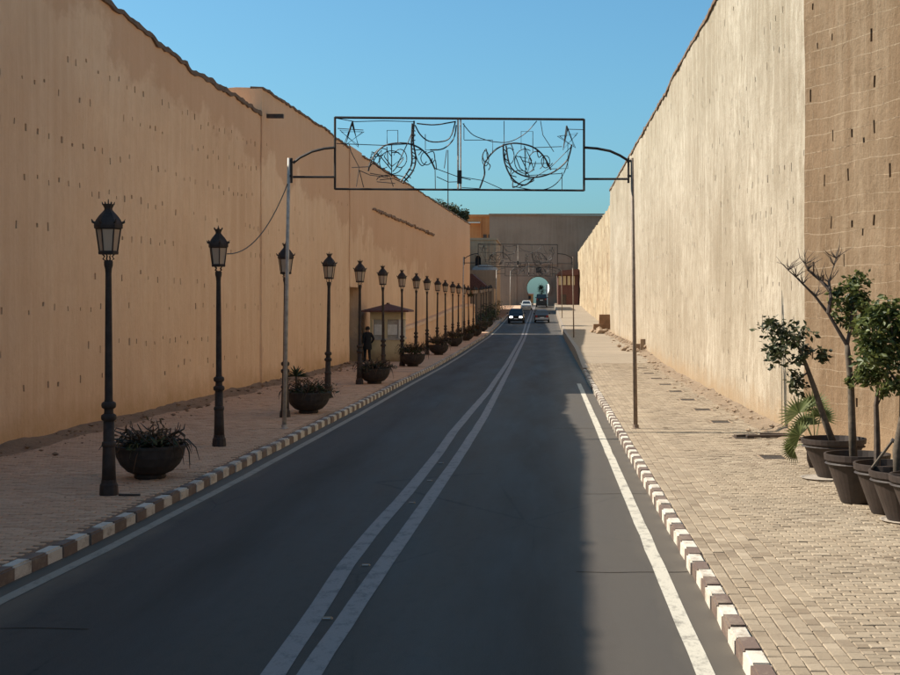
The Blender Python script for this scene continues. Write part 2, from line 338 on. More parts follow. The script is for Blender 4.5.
# tree pits along the right pavement
PITS = [(4.22, 25.9+3.86*i) for i in range(10)]
def in_pit(x, y): return any(abs(x-a) < .30 and abs(y-b) < .40 for a, b in PITS)
pv = MB().box((0, 0, 0), (1, 1, .03), taper=1).mesh('paver', 'paver_right')
pvb = MB()
for vs in ([(-.5, -.5, -.015), (.5, -.5, -.015), (.5, .5, -.015), (-.5, .5, -.015), (-.5, -.5, .009), (.5, -.5, .009), (.5, .5, .009), (-.5, .5, .009), (-.45, -.45, .015), (.45, -.45, .015), (.45, .45, .015), (-.45, .45, .015)],):
    pvb.add(vs, [(0, 1, 5, 4), (1, 2, 6, 5), (2, 3, 7, 6), (3, 0, 4, 7), (4, 5, 9, 8), (5, 6, 10, 9), (6, 7, 11, 10), (7, 4, 8, 11), (8, 9, 10, 11)])
def pavers(side, xa, xb, y0, y1, zf, stuff_name, mat, parent, n_single, keep):
    pieces = []; y = y0; j = 0
    if side > 0:                                    # three courses along the kerb, then rows across
        for ci in range(6):
            x = xa+.066+ci*.132; yy = y0+(ci % 2)*.11
            while yy < y1: pieces.append((x, yy, .123, .209)); yy += .219
        xf = xa+6*.132
    else: xf = xb
    while y < y1:
        x = (xf+.11 if side > 0 else xb-.11)+side*(j % 2)*.11
        if j % 2: pieces.append(((xf if side > 0 else xb)+side*.054, y, .104, .109))
        lim = xa if side < 0 else None
        while True:
            if side > 0 and x > xr_edge(y)-.3: break
            if side < 0 and x < XL(y)+.1: break
            pieces.append((x, y, .211, .1055)); x += side*.22
        y += .1145; j += 1
    pieces = [p for p in pieces if keep(p[0], p[1])]
    pieces.sort(key=lambda p: p[1])
    vis = [p for p in pieces if p[1] > 11.35 and p[0]/p[1] < .252][:n_single] if n_single else []
    vs = set(vis)
    me = pvb.mesh('paver', mat)
    for (x, y, a, b) in vis:
        o = bpy.data.objects.new('paver', me); o.location = (x+rnd.gauss(0, .002), y+rnd.gauss(0, .002), zf(y)-.015+rnd.gauss(0, .0025))
        o.scale = (a, b, 1); o.rotation_euler = (rnd.gauss(0, .012), rnd.gauss(0, .012), rnd.gauss(0, .012)); link(o, parent)
    V = []; F = []
    base = pvb.v
    for p in pieces:
        if p in vs: continue
        x, y, a, b = p; zo = zf(y)-.015+rnd.gauss(0, .003); rz = rnd.gauss(0, .014); tx, ty = rnd.gauss(0, .012), rnd.gauss(0, .012); c, s_ = math.cos(rz), math.sin(rz); k0 = len(V)
        for (u, v, w_) in base:
            U, W = u*a, v*b; V.append((x+U*c-W*s_, y+U*s_+W*c, zo+w_+U*tx+W*ty))
        F += [tuple(k0+i for i in f) for f in pvb.f]
    m = bpy.data.meshes.new(stuff_name); m.from_pydata(V, [], F); m.materials.append(M[mat]); m.update()
    return tag(link(bpy.data.objects.new(stuff_name, m), parent), kind='stuff')
pavers(1, KR+.17, None, 9, 64, rp, 'small_pavers', 'paver_right', pav_r, 300, lambda x, y: x < .27*y+1.6 and not in_pit(x, y))
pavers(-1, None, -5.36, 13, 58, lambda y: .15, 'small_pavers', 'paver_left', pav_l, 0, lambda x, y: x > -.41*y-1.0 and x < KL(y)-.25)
for i, (a, b) in enumerate(PITS):
    m = MB().box((a, b, rp(b)-.012), (.42, .66, .006)); o = m.build('soil_bed', 'soil')
    rim = MB()
    for sx in (-1, 1): rim.box((a+sx*.235, b, rp(b)-.006), (.04, .75, .014))
    for sy in (-1, 1): rim.box((a, b+sy*.355, rp(b)-.006), (.428, .04, .014))
    t = empty('tree_pit', (a, b, rp(b))); 
    for q, nm, mm in ((o, None, None), (rim.build('rim', 'stone'), None, None)):
        q.parent = t; q.matrix_parent_inverse = Matrix.Translation((-a, -b, -rp(b)))
    tag(t, ORD[i].replace('nearest', 'first')+' empty tree pit, counted from the pots, along the sunny pavement', 'tree pit', 'empty tree pits in the right pavement')

# kerbs: every stone is a piece
def kerb_mesh(mat):
    bm = bmesh.new(); bmesh.ops.create_cube(bm, size=1)
    for v in bm.verts: v.co = Vector((v.co.x*.17, v.co.y*.432, v.co.z*.26))
    bmesh.ops.bevel(bm, geom=[e for e in bm.edges if abs(e.verts[0].co.z-.13) < .01 and abs(e.verts[1].co.z-.13) < .01], offset=.02, segments=2, affect='EDGES')
    me = bpy.data.meshes.new('kerb_stone'); bm.to_mesh(me); bm.free(); me.materials.append(M[mat]); return me
kw, kr, kp = kerb_mesh('kerb_white'), kerb_mesh('kerb_red'), kerb_mesh('kerb_plain')
for nm, x, y0, cnt, ph, lab in (('kerb_left', -.085, 9.2, 300, 0, 'kerb of brown and white stones edging the shaded pavement'), ('kerb_right', KR+.085, 8.2, 119, 1, 'kerb of brown and white stones edging the sunny pavement')):
    t = tag(empty(nm, (x, y0, 0)), lab, kind='structure')
    for i in range(cnt):
        y = y0+i*.44
        kx = KL(y) if ph == 0 else 0.; yaw = -math.atan((KL(y+.3)-KL(y-.3))/.6) if ph == 0 else 0.
        o = inst((kw, kr)[(i+ph) % 2], 'kerb_stone', t, (kx+rnd.gauss(0, .006), i*.44, g(y)+.02+rnd.gauss(0, .005)), rot=(rnd.gauss(0, .008), rnd.gauss(0, .012), yaw+rnd.gauss(0, .012)))
sheet('kerb_far_left', lambda y: [KL(y), KL(y)-.02, KL(y)-.17, KL(y)-.171], [9.2+.44*299.6]+list(range(142, 250, 4)), lambda x, y: g(y)+(.15 if KL(y)-.1705 < x < KL(y)-.005 else -.1), 'kerb_plain')
hk = MB(); yy = [60.6+3*i for i in range(63)]
for i, y in enumerate(yy):
    hk.v += [(KR, y, g(y)-.1), (KR+.02, y, rp(y)+.01), (KR+.25, y, rp(y)+.012), (KR+.25, y, rp(y)-.2)]
    if i:
        for q in range(3): hk.f.append((4*i-4+q, 4*i-3+q, 4*i+1+q, 4*i+q))
hk.f.append((0, 1, 2, 3))
tag(hk.build('kerb_far_right', 'kerb_plain'), kind='structure')
# banks of loose earth at the foot of the walls
def bank(name, xf, side, wd, h, y0, y1, zf, mat):
    m = MB(); n = int((y1-y0)/.35); K = 9
    for i in range(n+1):
        y = y0+(y1-y0)*i/n; wv = wd*(1+.45*noise.noise((y*.35, 2, side))+.3*noise.noise((y*1.6, 6, side)))
        for q in range(K):
            t = q/(K-1); x = xf(y)+side*wv*t
            m.v.append((x, y, zf(y)+h*(1-t)**1.5*(1+.5*noise.noise((y*.6, q, 5)))+.035*noise.noise((y*2.3, q*1.7, 1))*(1 if q < K-1 else 0)-(.02 if q == K-1 else 0)+.006))
        if i:
            for q in range(K-1): m.f.append(((i-1)*K+q, (i-1)*K+q+1, i*K+q+1, i*K+q))
    return tag(m.build(name, mat, smooth=True), kind='structure')
bank('earth_bank_left', lambda y: XL(y)-.1, 1, .62, .15, 2, 66, lambda y: g(y)+.15, 'bank_earth')
bank('earth_bank_right', lambda y: XR+.1, -1, .62, .13, 29, 140, rp, 'bank_brown')

# ------------------------------------------------------------------ walls
def wall(name, P0, P1, top, thick, mat, holes, label, nsign, ds=.5, dz=.5, base=lambda s: -.3, amp=.035, crust=0.):
    """A rammed-earth wall: gridded face with recessed putlog holes, eroded top, real thickness."""
    P0 = Vector((*P0, 0)); P1 = Vector((*P1, 0)); D = P1-P0; L = D.length; D /= L; Nrm = Vector((D.y, -D.x, 0))*nsign
    ns = max(2, int(L/ds)); V = []; F = []
    zmin = min(top(L*i/ns) for i in range(ns+1)); nz = max(2, int((zmin-.8+.3)/dz))
    def pt(s, z, d=0.):
        a = amp*noise.noise((s*.35, z*.5, len(name)))+amp*.5*noise.noise((s*1.3, z*1.2, 7+len(name)))
        p = P0+D*s+Nrm*(a+d); return (p.x, p.y, z)
    S = [L*i/ns for i in range(ns+1)]
    def zrow(s, j):
        if j <= nz: return base(s)+(zmin-.8-base(s))*j/nz
        return (zmin-.8)+(top(s)-(zmin-.8))*(j-nz)/2
    NZ = nz+2; W = NZ+1
    for s in S:
        for j in range(W): V.append(pt(s, zrow(s, j)))
    hc = {}
    for (s, z, hw, hh) in holes:
        i = int(s/L*ns)
        if not 0 <= i < ns: continue
        for j in range(nz):
            if zrow(S[i], j) <= z < zrow(S[i], j+1): hc[(i, j)] = (s, z, hw, hh)
    for i in range(ns):
        for j in range(NZ):
            q = (i*W+j, (i+1)*W+j, (i+1)*W+j+1, i*W+j+1)
            if (i, j) in hc:
                s, z, hw, hh = hc[(i, j)]; s0, s1 = S[i], S[i+1]; z0, z1 = zrow(s0, j), zrow(s0, j+1)
                s = min(max(s, s0+hw/2+.02), s1-hw/2-.02); z = min(max(z, z0+hh/2+.02), z1-hh/2-.02)
                k0 = len(V); sk = rnd.uniform(-.015, .015)
                cs = [(s-hw/2, z-hh/2), (s+hw/2, z-hh/2), (s+hw/2+sk, z+hh/2), (s-hw/2+sk, z+hh/2)]
                V += [pt(a, b) for a, b in cs]+[pt(a, b, -.28) for a, b in cs]
                for e in range(4):
                    e2 = (e+1) % 4
                    F.append((q[e], q[e2], k0+e2, k0+e)); F.append((k0+e, k0+e2, k0+4+e2, k0+4+e))
                F.append((k0+4, k0+5, k0+6, k0+7))
            else: F.append(q)
    # top and back
    b0 = len(V)
    for s in S:
        p = P0+D*s-Nrm*thick; zt = top(s)
        pm = P0+D*s-Nrm*thick*.5
        V += [(pm.x, pm.y, zt+.02+.06*noise.noise((s*.9, 1, 3))), (p.x, p.y, zt-.05), (p.x, p.y, -.5)]
    for i in range(ns):
        a, b = i*W+NZ, (i+1)*W+NZ; c, d = b0+3*i, b0+3*(i+1)
        F += [(a, b, d, c), (c, d, d+1, c+1), (c+1, d+1, d+2, c+2)]
    for i, c in ((0, b0), (ns, b0+3*ns)): F.append(tuple(i*W+j for j in range(W))+(c, c+1, c+2))
    me = bpy.data.meshes.new(name); me.from_pydata(V, [], F); me.materials.append(M[mat])
    bm = bmesh.new(); bm.from_mesh(me); bmesh.ops.recalc_face_normals(bm, faces=bm.faces); bm.to_mesh(me); bm.free()
    o = link(bpy.data.objects.new(name, me)); tag(o, label, 'wall')
    if crust:                                   # weathered crust hanging over the top edge
        cm = MB(); n = int(L/.22)
        for i in range(n+1):
            s = L*i/n; p = P0+D*s; q1 = noise.noise((s*1.7, 8, 2)); q2 = noise.noise((s*3.1, 2, 8)); lip = .05+.05*abs(q1)
            zt = top(s); hi = zt+.03+.06*max(0, q2); lo = zt-crust*(.35+.6*abs(q1)+.35*abs(q2)+.9*max(0, noise.noise((s*.31, 4, 6))))
            a = p+Nrm*lip; b = p-Nrm*.4
            cm.v += [(a.x, a.y, lo), (a.x, a.y, hi), (b.x, b.y, hi+.02), (b.x, b.y, lo)]
            if i:
                for q in range(4): cm.f.append((4*i-4+q, 4*i-4+(q+1) % 4, 4*i+(q+1) % 4, 4*i+q))
        cm.f += [(0, 1, 2, 3), (4*n, 4*n+1, 4*n+2, 4*n+3)]
        cm.build('crust', 'crust', o)
    return o
def hole_rows(L, rows, pitch, prob, hw, hh, jit=.1, s0=0):
    out = []
    for z in rows:
        s = s0+rnd.random()*pitch; run = True
        while s < L:
            if rnd.random() < .13: run = not run
            if rnd.random() < (prob if run else prob*.25): out.append((s, z+rnd.gauss(0, jit), hw*rnd.uniform(.6, 1.25), hh*rnd.uniform(.5, 1.35)))
            s += pitch*rnd.uniform(.75, 1.3)
    return out
rowsL = [1.25, 2.0, 2.9, 3.65, 4.6, 5.55, 6.5, 7.5, 8.3]
LA = Vector((XL(-40), -40)); LB = Vector((XL(48), 48)); LC = Vector((XL(130), 130))
slen = (LB-LA).length
topA = [(-40, 10.35), (12, 10.35), (22, 10.22), (26, 10.2), (29, 10.2), (32.8, 10.1), (36.3, 9.9), (36.7, 9.82), (39.2, 9.72), (39.6, 9.57), (41.3, 9.66), (44.2, 9.63), (46.6, 9.56), (48, 9.52)]
def top_near(s):
    y = -40+s/slen*88.0; nf = .35+.65*sstep(26, 34, y); return lerp_pts(topA, y)+nf*(.07*noise.noise((y*.9, 4, 4))+.09*noise.noise((y*1.9, 1, 9)))+(.10 if noise.noise((math.floor(y*.55), 3, 3)) > .12 else 0)*(y > 30)
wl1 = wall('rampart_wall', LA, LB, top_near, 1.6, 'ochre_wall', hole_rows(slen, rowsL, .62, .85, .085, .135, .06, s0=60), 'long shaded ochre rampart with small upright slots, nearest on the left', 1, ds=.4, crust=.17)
s2 = (LC-LB).length
def top_far(s):
    y = 48+s/s2*82; return 10.37+.08*noise.noise((y*.5, 4, 14))+.06*noise.noise((y*1.6, 4, 1))-.12*sstep(60, 62, y)+.06*sstep(84, 86, y)+.03*noise.noise((y*2.2, 1, 9))
DOOR = (65.2, 68.5)
Ld0, Ld1 = Vector((XL(DOOR[0]), DOOR[0])), Vector((XL(DOOR[1]), DOOR[1]))
la, lb = (Ld0-LB).length, (Ld1-LB).length
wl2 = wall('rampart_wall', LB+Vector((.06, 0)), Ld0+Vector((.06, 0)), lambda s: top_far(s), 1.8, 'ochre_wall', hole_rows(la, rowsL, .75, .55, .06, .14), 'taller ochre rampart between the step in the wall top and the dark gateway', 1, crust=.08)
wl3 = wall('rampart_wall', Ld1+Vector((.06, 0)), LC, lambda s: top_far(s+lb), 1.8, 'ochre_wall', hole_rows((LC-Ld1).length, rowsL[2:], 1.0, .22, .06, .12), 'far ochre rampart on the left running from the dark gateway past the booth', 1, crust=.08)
# gateway between the two stretches: lintel wall, deep reveal, plank door
t = tag(empty('wall_gateway', (XL(67), 67, .15)), 'tall narrow dark gateway in the left rampart behind the booth', 'gateway')
dirw = (Ld1-Ld0).normalized(); ang = math.atan2(dirw.y, dirw.x); mid = (Ld0+Ld1)/2; nW = Vector((dirw.y, -dirw.x))
c = mid-nW*(.84)
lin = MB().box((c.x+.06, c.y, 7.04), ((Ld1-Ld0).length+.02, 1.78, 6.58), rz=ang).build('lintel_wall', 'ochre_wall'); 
pl = []
wdt = (Ld1-Ld0).length/8
for i in range(8):
    q = Ld0+dirw*(wdt*(i+.5))-nW*(.95+.012*(i % 2))
    pl.append(MB().box((q.x, q.y, 1.93), (wdt*.96, .07, 3.6), rz=ang).build('plank', 'door_wood'))
bk = MB().box((mid.x-nW.x*1.5, mid.y-nW.y*1.5, 1.9), ((Ld1-Ld0).length, .05, 3.7), rz=ang).build('backing', 'dark_void')
for q in [lin, bk]+pl: q.parent = t; q.matrix_parent_inverse = Matrix.Translation(-t.location)
# erosion scar high on the far rampart, a beam stub, the low wall in front of the rampart
sc = MB(); y = 72.0; z = 8.0; pts = []
while y < 102:
    pts.append((XL(y)+.06, y, 7.85+.10*noise.noise((y*.5, 2, 2)))); y += .7
for a, b in zip(pts, pts[1:]):
    if rnd.random() < .88:
        m_ = [(p+q)/2 for p, q in zip(a, b)]; sc.box(m_, (.16+.05*rnd.random(), .74, .07+.07*rnd.random()), rx=rnd.gauss(0, .1))
o = sc.build('ledge', 'bank_earth', wl3); tag(o, kind='stuff')
tag(MB().box((XL(48.7)+.30, 48.7, 9.5), (.7, .16, .14)).build('beam_stub', 'door_wood', wl2), 'short wooden beam end sticking out of the wall')
lw = MB(); N = 60
for i in range(N+1):
    y = 76+54*i/N; h = 1.55+1.35*sstep(76, 128, y)+.06*noise.noise((y*.7, 1, 1)); x = XL(y)
    lw.v += [(x-.1, y, h+.02), (x+.42, y, h+.05*noise.noise((y, 3, 3))), (x+.50, y, h-.18), (x+.44, y, h-.22), (x+.52, y, g(y)+.1)]
    if i:
        for q in range(4): lw.f.append((5*i-5+q, 5*i-4+q, 5*i+1+q, 5*i+q))
lw.f += [(0, 1, 2, 3, 4)]
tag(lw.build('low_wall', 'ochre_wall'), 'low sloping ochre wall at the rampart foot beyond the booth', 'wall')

rowsR = [.9, 1.7, 2.6, 3.4, 4.2, 5.1, 6.0, 6.9, 7.8, 8.7, 9.6, 10.5, 11.3]
def topR(s):
    y = 28.5+s; return 12.35+.08*noise.noise((y*.4, 2, 2))+.08*noise.noise((y*1.3, 2, 5))-.14*sstep(58, 60, y)
wall('rampart_wall', (XR, 28.5), (XR, 114), topR, 1.8, 'pale_wall', hole_rows(85, rowsR, .8, .62, .065, .17), 'pale sunlit plastered rampart with vertical streaks on the right', -1, amp=.05, crust=.13)
bl = 46; bd = Vector((.39, -1)).normalized()
wall('bastion_wall', (XR-.02, 28.48), (XR-.02+bd.x*bl, 28.48+bd.y*bl), lambda s: 12.6+.08*noise.noise((s*.5, 1, 1)), 2.0, 'brown_wall', hole_rows(14, [x+.25 for x in rowsR], .42, .5, .055, .2), 'bare brown wall with pale course lines behind the potted trees', 1, amp=.05, ds=.45, dz=.42)
def topR2(s): return 12.0+.05*s/133+.16*noise.noise((s*.25, 5, 1))+.08*noise.noise((s*.9, 1, 1))
wall('rampart_wall', (6.05, 113.6), (5.9, 251), topR2, 1.6, 'far_wall', hole_rows(130, [x+.8 for x in rowsR[1:-1]], 1.2, .5, .12, .22), 'rough yellow far rampart on the right leading to the gate', -1, amp=.16, base=lambda s: g(113+s)-.1)

# ------------------------------------------------------------------ the gate and the buildings beside it
GY = 252.0; GB = g(GY); GX = -1.26
arch = [(GX-1.747, GB-.3)]
for i in range(25):
    a = R(212)-R(244)*i/24; arch.append((GX+2.06*math.cos(a), GB+3.25+2.06*math.sin(a)))
arch += [(GX+1.747, GB-.3)]
gate = tag(empty('city_gate', (GX, GY, GB)), 'massive shaded city gate with a horseshoe arch closing the road', 'gate')
Pg = lambda q: (setattr(q, 'parent', gate), setattr(q, 'matrix_parent_inverse', Matrix.Translation(-gate.location)))
out = [(-10.0, GB-.3)]+arch+[(14, GB-.3), (14, 18.75), (-10.0, 18.85)]
Pg(MB().prism(out, lambda u, v, d: (u, GY+d, v), 6.0).build('gate_wall', 'gate_wall'))
# raised arch band and rectangular frame
band = []
for i in range(25):
    a = R(212)-R(244)*i/24; band.append((GX+2.08*math.cos(a), GB+3.25+2.08*math.sin(a)))
bo = [(GX+(u-GX)*1.22, GB+3.25+(v-GB-3.25)*1.22) for u, v in band]
Pg(MB().prism(band+bo[::-1], lambda u, v, d: (u, GY-.12+d, v), .12).build('arch_band', 'gate_wall'))
for (a, b, c_, d_) in ((GX-4.2, GX+4.2, GB+7.4, GB+7.75), (GX-4.2, GX-3.85, GB, GB+7.39), (GX+3.85, GX+4.2, GB, GB+7.39)):
    Pg(MB().box(((a+b)/2, GY-.08, (c_+d_)/2), (b-a, .16, d_-c_)).build('frame_band', 'gate_wall'))
Pg(MB().box((GX+.1, GY-.03, GB+6.45), (.9, .08, 1.0)).build('loophole', 'dark_void'))
Pg(MB().box((8.2, GY-.03, 13.6), (1.0, .08, 1.6)).build('loophole', 'dark_void'))
Pg(MB().box((2, GY-.1, 18.95), (24.2, .5, .25)).build('coping', 'gate_wall'))

def sub(parent, q): q.parent = parent; q.matrix_parent_inverse = Matrix.Translation(-Vector(parent.location)); return q
def bxr(x0, x1, y0, y1, z0, z1): return MB().box(((x0+x1)/2, (y0+y1)/2, (z0+z1)/2), (x1-x0, y1-y0, z1-z0))
# cream building left of the gate
b1 = tag(empty('cream_building', (-9, 205, g(205))), 'cream building with one arched window beside the gate', 'building')
x0, x1 = -12.5, at(496, 0, 205).x; zt = at(0, 240, 205).z
wx = at(478, 0, 205).x; wz = at(0, 262, 205).z
op = [(wx-.42, wz-.7), (wx+.42, wz-.7), (wx+.42, wz+.6)]+[(wx+.42*math.cos(R(a)), wz+.6+.42*math.sin(R(a))) for a in range(20, 161, 20)]+[(wx-.42, wz+.6)]
b0_ = g(205)-.4
# the wall is four pieces round the opening
sub(b1, MB().prism([(x0, b0_), (x1, b0_), (x1, wz-.7), (x0, wz-.7)], lambda u, v, d: (u, 205+d, v), 20).build('wall', 'cream_wall'))
sub(b1, MB().prism([(x0, wz-.7), (wx-.42, wz-.7), (wx-.42, wz+1.02), (x0, wz+1.02)], lambda u, v, d: (u, 205+d, v), 20).build('wall', 'cream_wall'))
sub(b1, MB().prism([(wx+.42, wz-.7), (x1, wz-.7), (x1, wz+1.02), (wx+.42, wz+1.02)], lambda u, v, d: (u, 205+d, v), 20).build('wall', 'cream_wall'))
sub(b1, MB().prism([(x0, wz+1.02), (x1, wz+1.02), (x1, zt), (x0, zt)], lambda u, v, d: (u, 205+d, v), 20).build('wall', 'cream_wall'))
wn = sub(b1, MB().prism(op, lambda u, v, d: (u, 205.3+d, v), .1).build('window', 'dark_void'))
sub(b1, MB().tube([(p[0], 204.98, p[1]) for p in op[2:]], .09).build('window_arch', 'cream_wall'))
sub(b1, bxr(wx-.6, wx+.6, 204.8, 205.0, wz-.82, wz-.7).build('window_sill', 'cream_wall'))
sub(b1, bxr(x0, x1+.15, 204.85, 225, zt, zt+.3).build('parapet', 'cream_wall'))
for px in (486.5, 490.5): sub(b1, bxr(at(px, 0, 205).x-.12, at(px, 0, 205).x+.12, 204.86, 205, at(0, 265, 205).z, zt-.3).build('pilaster', 'cream_wall'))
sub(b1, bxr(-32, -12.4, 134, 206, -.3, 12.0).build('unseen_sun_blocker', 'cream_wall'))  # unseen mass added to keep the sun off the far road and shrubs
# orange building behind
b2 = tag(empty('orange_building', (-13, 285, GB)), 'orange building top showing behind the cream one', 'building')
xo0, xo1, zo = at(455, 0, 285).x, at(495.5, 0, 285).x, at(0, 217, 285).z
sub(b2, bxr(xo0, xo1, 285, 300, GB, zo).build('wall', 'orange_wall'))
sub(b2, bxr(xo0-.2, xo1+.2, 284.7, 300.2, zo, zo+.5).build('parapet', 'orange_wall'))
sub(b2, bxr(at(468, 0, 284).x, at(480, 0, 284).x, 284, 284.99, at(0, 223, 284).z, at(0, 222, 284).z).build('ledge', 'white_trim'))
sub(b2, bxr(at(480, 0, 284).x, at(481, 0, 284).x, 284.6, 284.99, GB, zo-.3).build('pier', 'orange_wall'))
for px in (485, 490): sub(b2, bxr(at(px, 0, 285).x-.35, at(px, 0, 285).x+.35, 284.9, 285.2, at(0, 240, 285).z, at(0, 234.5, 285).z).build('window', 'door_wood'))
# low wing with a dark pitched roof, and a grey awning
b3 = tag(empty('low_house', (-8.4, 176, g(176))), 'low pale house with a dark sloping roof at the rampart end', 'house')
hx0, hx1 = -11.5, at(495, 0, 180).x
hz1, hz2 = at(0, 274, 180).z, at(0, 288, 180).z
sub(b3, bxr(hx0, hx1, 186, 200, g(180)-.4, at(0, 270, 186).z).build('wall', 'cream_wall'))
sub(b3, bxr(hx0, hx1-.1, 179, 185.9, g(180)-.4, hz2-.1).build('porch_wall', 'cream_wall'))
rx0, rx1 = at(472.5, 0, 179).x, at(489, 0, 179).x
sub(b3, MB().prism([(rx0-2, hz1), (rx0, hz1), (rx1, hz2), (rx1, hz2-.22), (rx0-2, hz2-.22)], lambda u, v, d: (u, 178.6+d, v), 7.2).build('roof', 'roof_tile'))
aw = tag(empty('awning', (-7.6, 200, 8)), 'rounded grey awning under the arched window', 'awning')
prof = [(1.75*math.cos(R(a)), .62*math.sin(R(a))) for a in range(0, 181, 15)]
ac = at(484.5, 269, 200)
sub(aw, MB().prism(prof+[(-1.75, -.25), (1.75, -.25)], lambda u, v, d: (ac.x+u, 200+d*3.0, ac.z+v), 1.6).build('canopy', 'awning'))
sub(aw, bxr(ac.x-1.7, ac.x+1.7, 200.1, 204.8, ac.z-.32, ac.z-.26).build('frame', 'frame_iron'))
# gatehouse on the right
b4 = tag(empty('gatehouse', (3.8, 238, g(238))), 'small brown gatehouse with yellow panels right of the arch', 'building')
gx0, gx1 = at(558, 0, 238).x, 5.75
sub(b4, bxr(gx0, gx1, 238, 250, g(238)-.3, at(0, 275, 238).z).build('wall', 'roof_tile'))
sub(b4, MB().prism([(gx0-.4, at(0, 275, 238).z), (gx1, at(0, 275, 238).z), (gx1, at(0, 269, 238).z), (gx0+.5, at(0, 270.5, 238).z)], lambda u, v, d: (u, 237.5+d, v), 13).build('roof', 'roof_tile'))
for px in (558.6, 563, 567.4, 571.8):
    a = at(px, 285, 238); b = at(px+2.9, 276, 238); sub(b4, bxr(a.x, b.x, 237.86, 238, a.z, b.z).build('panel', 'booth_wall'))
a = at(561, 304, 238); sub(b4, bxr(a.x, a.x+.9, 237.9, 238, g(238), g(238)+2.3).build('door', 'door_wood'))
# beyond the arch
wv = tag(MB().prism([(1.0, 266), (.12, 296), (.7, 296.3), (1.6, 266.3)], lambda u, v, d: (u, v, GB-.2+d), at(0, 283, 280).z-GB).build('white_wall', 'white_trim'), 'bright white wall seen through the gate arch', 'wall')
fb = tag(empty('distant_house', (-4, 330, GB)), 'small pink distant house seen through the arch', 'house')
a, b = at(524, 300, 330), at(533, 294, 330)
sub(fb, bxr(a.x, b.x, 330, 340, GB-.2, b.z).build('wall', 'orange_wall')); sub(fb, bxr(a.x-.2, b.x+.2, 329.8, 340.2, b.z, b.z+.25).build('parapet', 'white_trim'))
sub(fb, bxr(b.x-1.2, b.x-.5, 329.9, 330.1, b.z-1.2, b.z-.4).build('window', 'dark_void'))

# ------------------------------------------------------------------ street lamps
def make_lamp():
    t = empty('street_lamp')
    MB().lathe([(.145, 0), (.145, .03), (.135, .16), (.118, .19), (.112, .24)], 12).build('base', 'iron', t)
    MB().lathe([(.108, .24), (.10, .5), (.094, .76), (.092, .80), (.086, .84), (.082, 1.15)], 12).build('pedestal', 'iron', t, True)
    for z, r in ((.79, .108), (1.21, .118), (1.40, .112)):
        MB().lathe([(r*.72, -.055), (r*.95, -.035), (r, 0), (r*.95, .035), (r*.72, .055)], 14, (0, 0, z)).build('ring', 'iron', t, True)
    MB().lathe([(.078, 1.15), (.085, 1.22), (.07, 1.30), (.075, 1.42), (.062, 1.50), (.056, 2.4), (.047, 3.45), (.052, 3.52), (.068, 3.58), (.070, 3.64), (.05, 3.66)], 10).build('post', 'iron', t, True)
    for i in range(4):
        a = math.pi/4+i*math.pi/2; d = Vector((math.cos(a), math.sin(a), 0))
        MB().tube([d*.03+Vector((0, 0, 3.64)), d*.085+Vector((0, 0, 3.68)), d*.06+Vector((0, 0, 3.72)), d*.11+Vector((0, 0, 3.77))], .012, 5).build('scroll', 'iron', t)
    z0, z1, r0, r1 = 3.77, 4.17, .135, .185; n = 6; ph = math.pi/6
    fr = MB().lathe([(r0+.012, z0-.02), (r0+.018, z0+.02), (r0, z0+.035)], n, ph=ph); fr.lathe([(r1, z1-.03), (r1+.03, z1-.01), (r1+.03, z1+.03), (r1, z1+.035)], n, ph=ph)
    P = lambda i, r, z: Vector((r*math.cos(ph+i*math.pi/3), r*math.sin(ph+i*math.pi/3), z))
    for i in range(n): fr.tube([P(i, r0, z0+.02), P(i, r1, z1-.01)], .012, 5)
    fr.build('lantern_frame', 'iron', t)
    for i in range(n):
        a, b, c, d = P(i, r0-.006, z0+.03), P(i+1, r0-.006, z0+.03), P(i+1, r1-.006, z1-.02), P(i, r1-.006, z1-.02)
        MB().add([a, b, c, d, a*.98+Vector((0, 0, a.z*.02)), b*.98+Vector((0, 0, b.z*.02)), c*.98+Vector((0, 0, c.z*.02)), d*.98+Vector((0, 0, d.z*.02))], [(0, 1, 2, 3), (7, 6, 5, 4), (0, 4, 5, 1), (1, 5, 6, 2), (2, 6, 7, 3), (3, 7, 4, 0)]).build('pane', 'glass_frost', t)
    MB().lathe([(r1+.035, z1+.03), (.205, z1+.075), (.185, z1+.12), (.14, z1+.185), (.09, z1+.24), (.062, z1+.275), (.06, z1+.30), (.085, z1+.35), (.088, z1+.365), (.03, z1+.368)], n, ph=ph).build('roof', 'iron', t)
    for i in range(n):
        MB().tube([P(i, .20, z1+.07), P(i, .235, z1+.085), P(i, .25, z1+.13)], [.022, .02, .007], 5).build('eave_finial', 'iron', t)
        MB().tube([P(i, .082, z1+.355), P(i, .095, z1+.40)], [.014, .004], 4).build('crown_spike', 'iron', t)
    MB().tube([(0, 0, z1+.36), (0, 0, z1+.44)], [.012, .006], 5).build('spire', 'iron', t)
    return t
lamp0 = make_lamp(); NL = 22
for i in range(NL):
    t = lamp0 if i == 0 else copy_tree(lamp0); Y = 20.8+7.07*i; t.scale = (.953,)*3
    t.location = (-6.5+.02*rnd.gauss(0, 1), Y, g(Y)+.148); t.rotation_euler = (rnd.gauss(0, .006), rnd.gauss(0, .007), R(30)+rnd.gauss(0, .18))
    tag(t, ['nearest and largest black lantern street lamp on the left pavement', 'second black lantern street lamp from the left, with a cable to it', 'third black lantern street lamp, standing behind the thin pole'][i] if i < 3 else ORD[i]+' black lantern street lamp from the left in the row', 'street lamp', 'lantern street lamps along the left pavement')
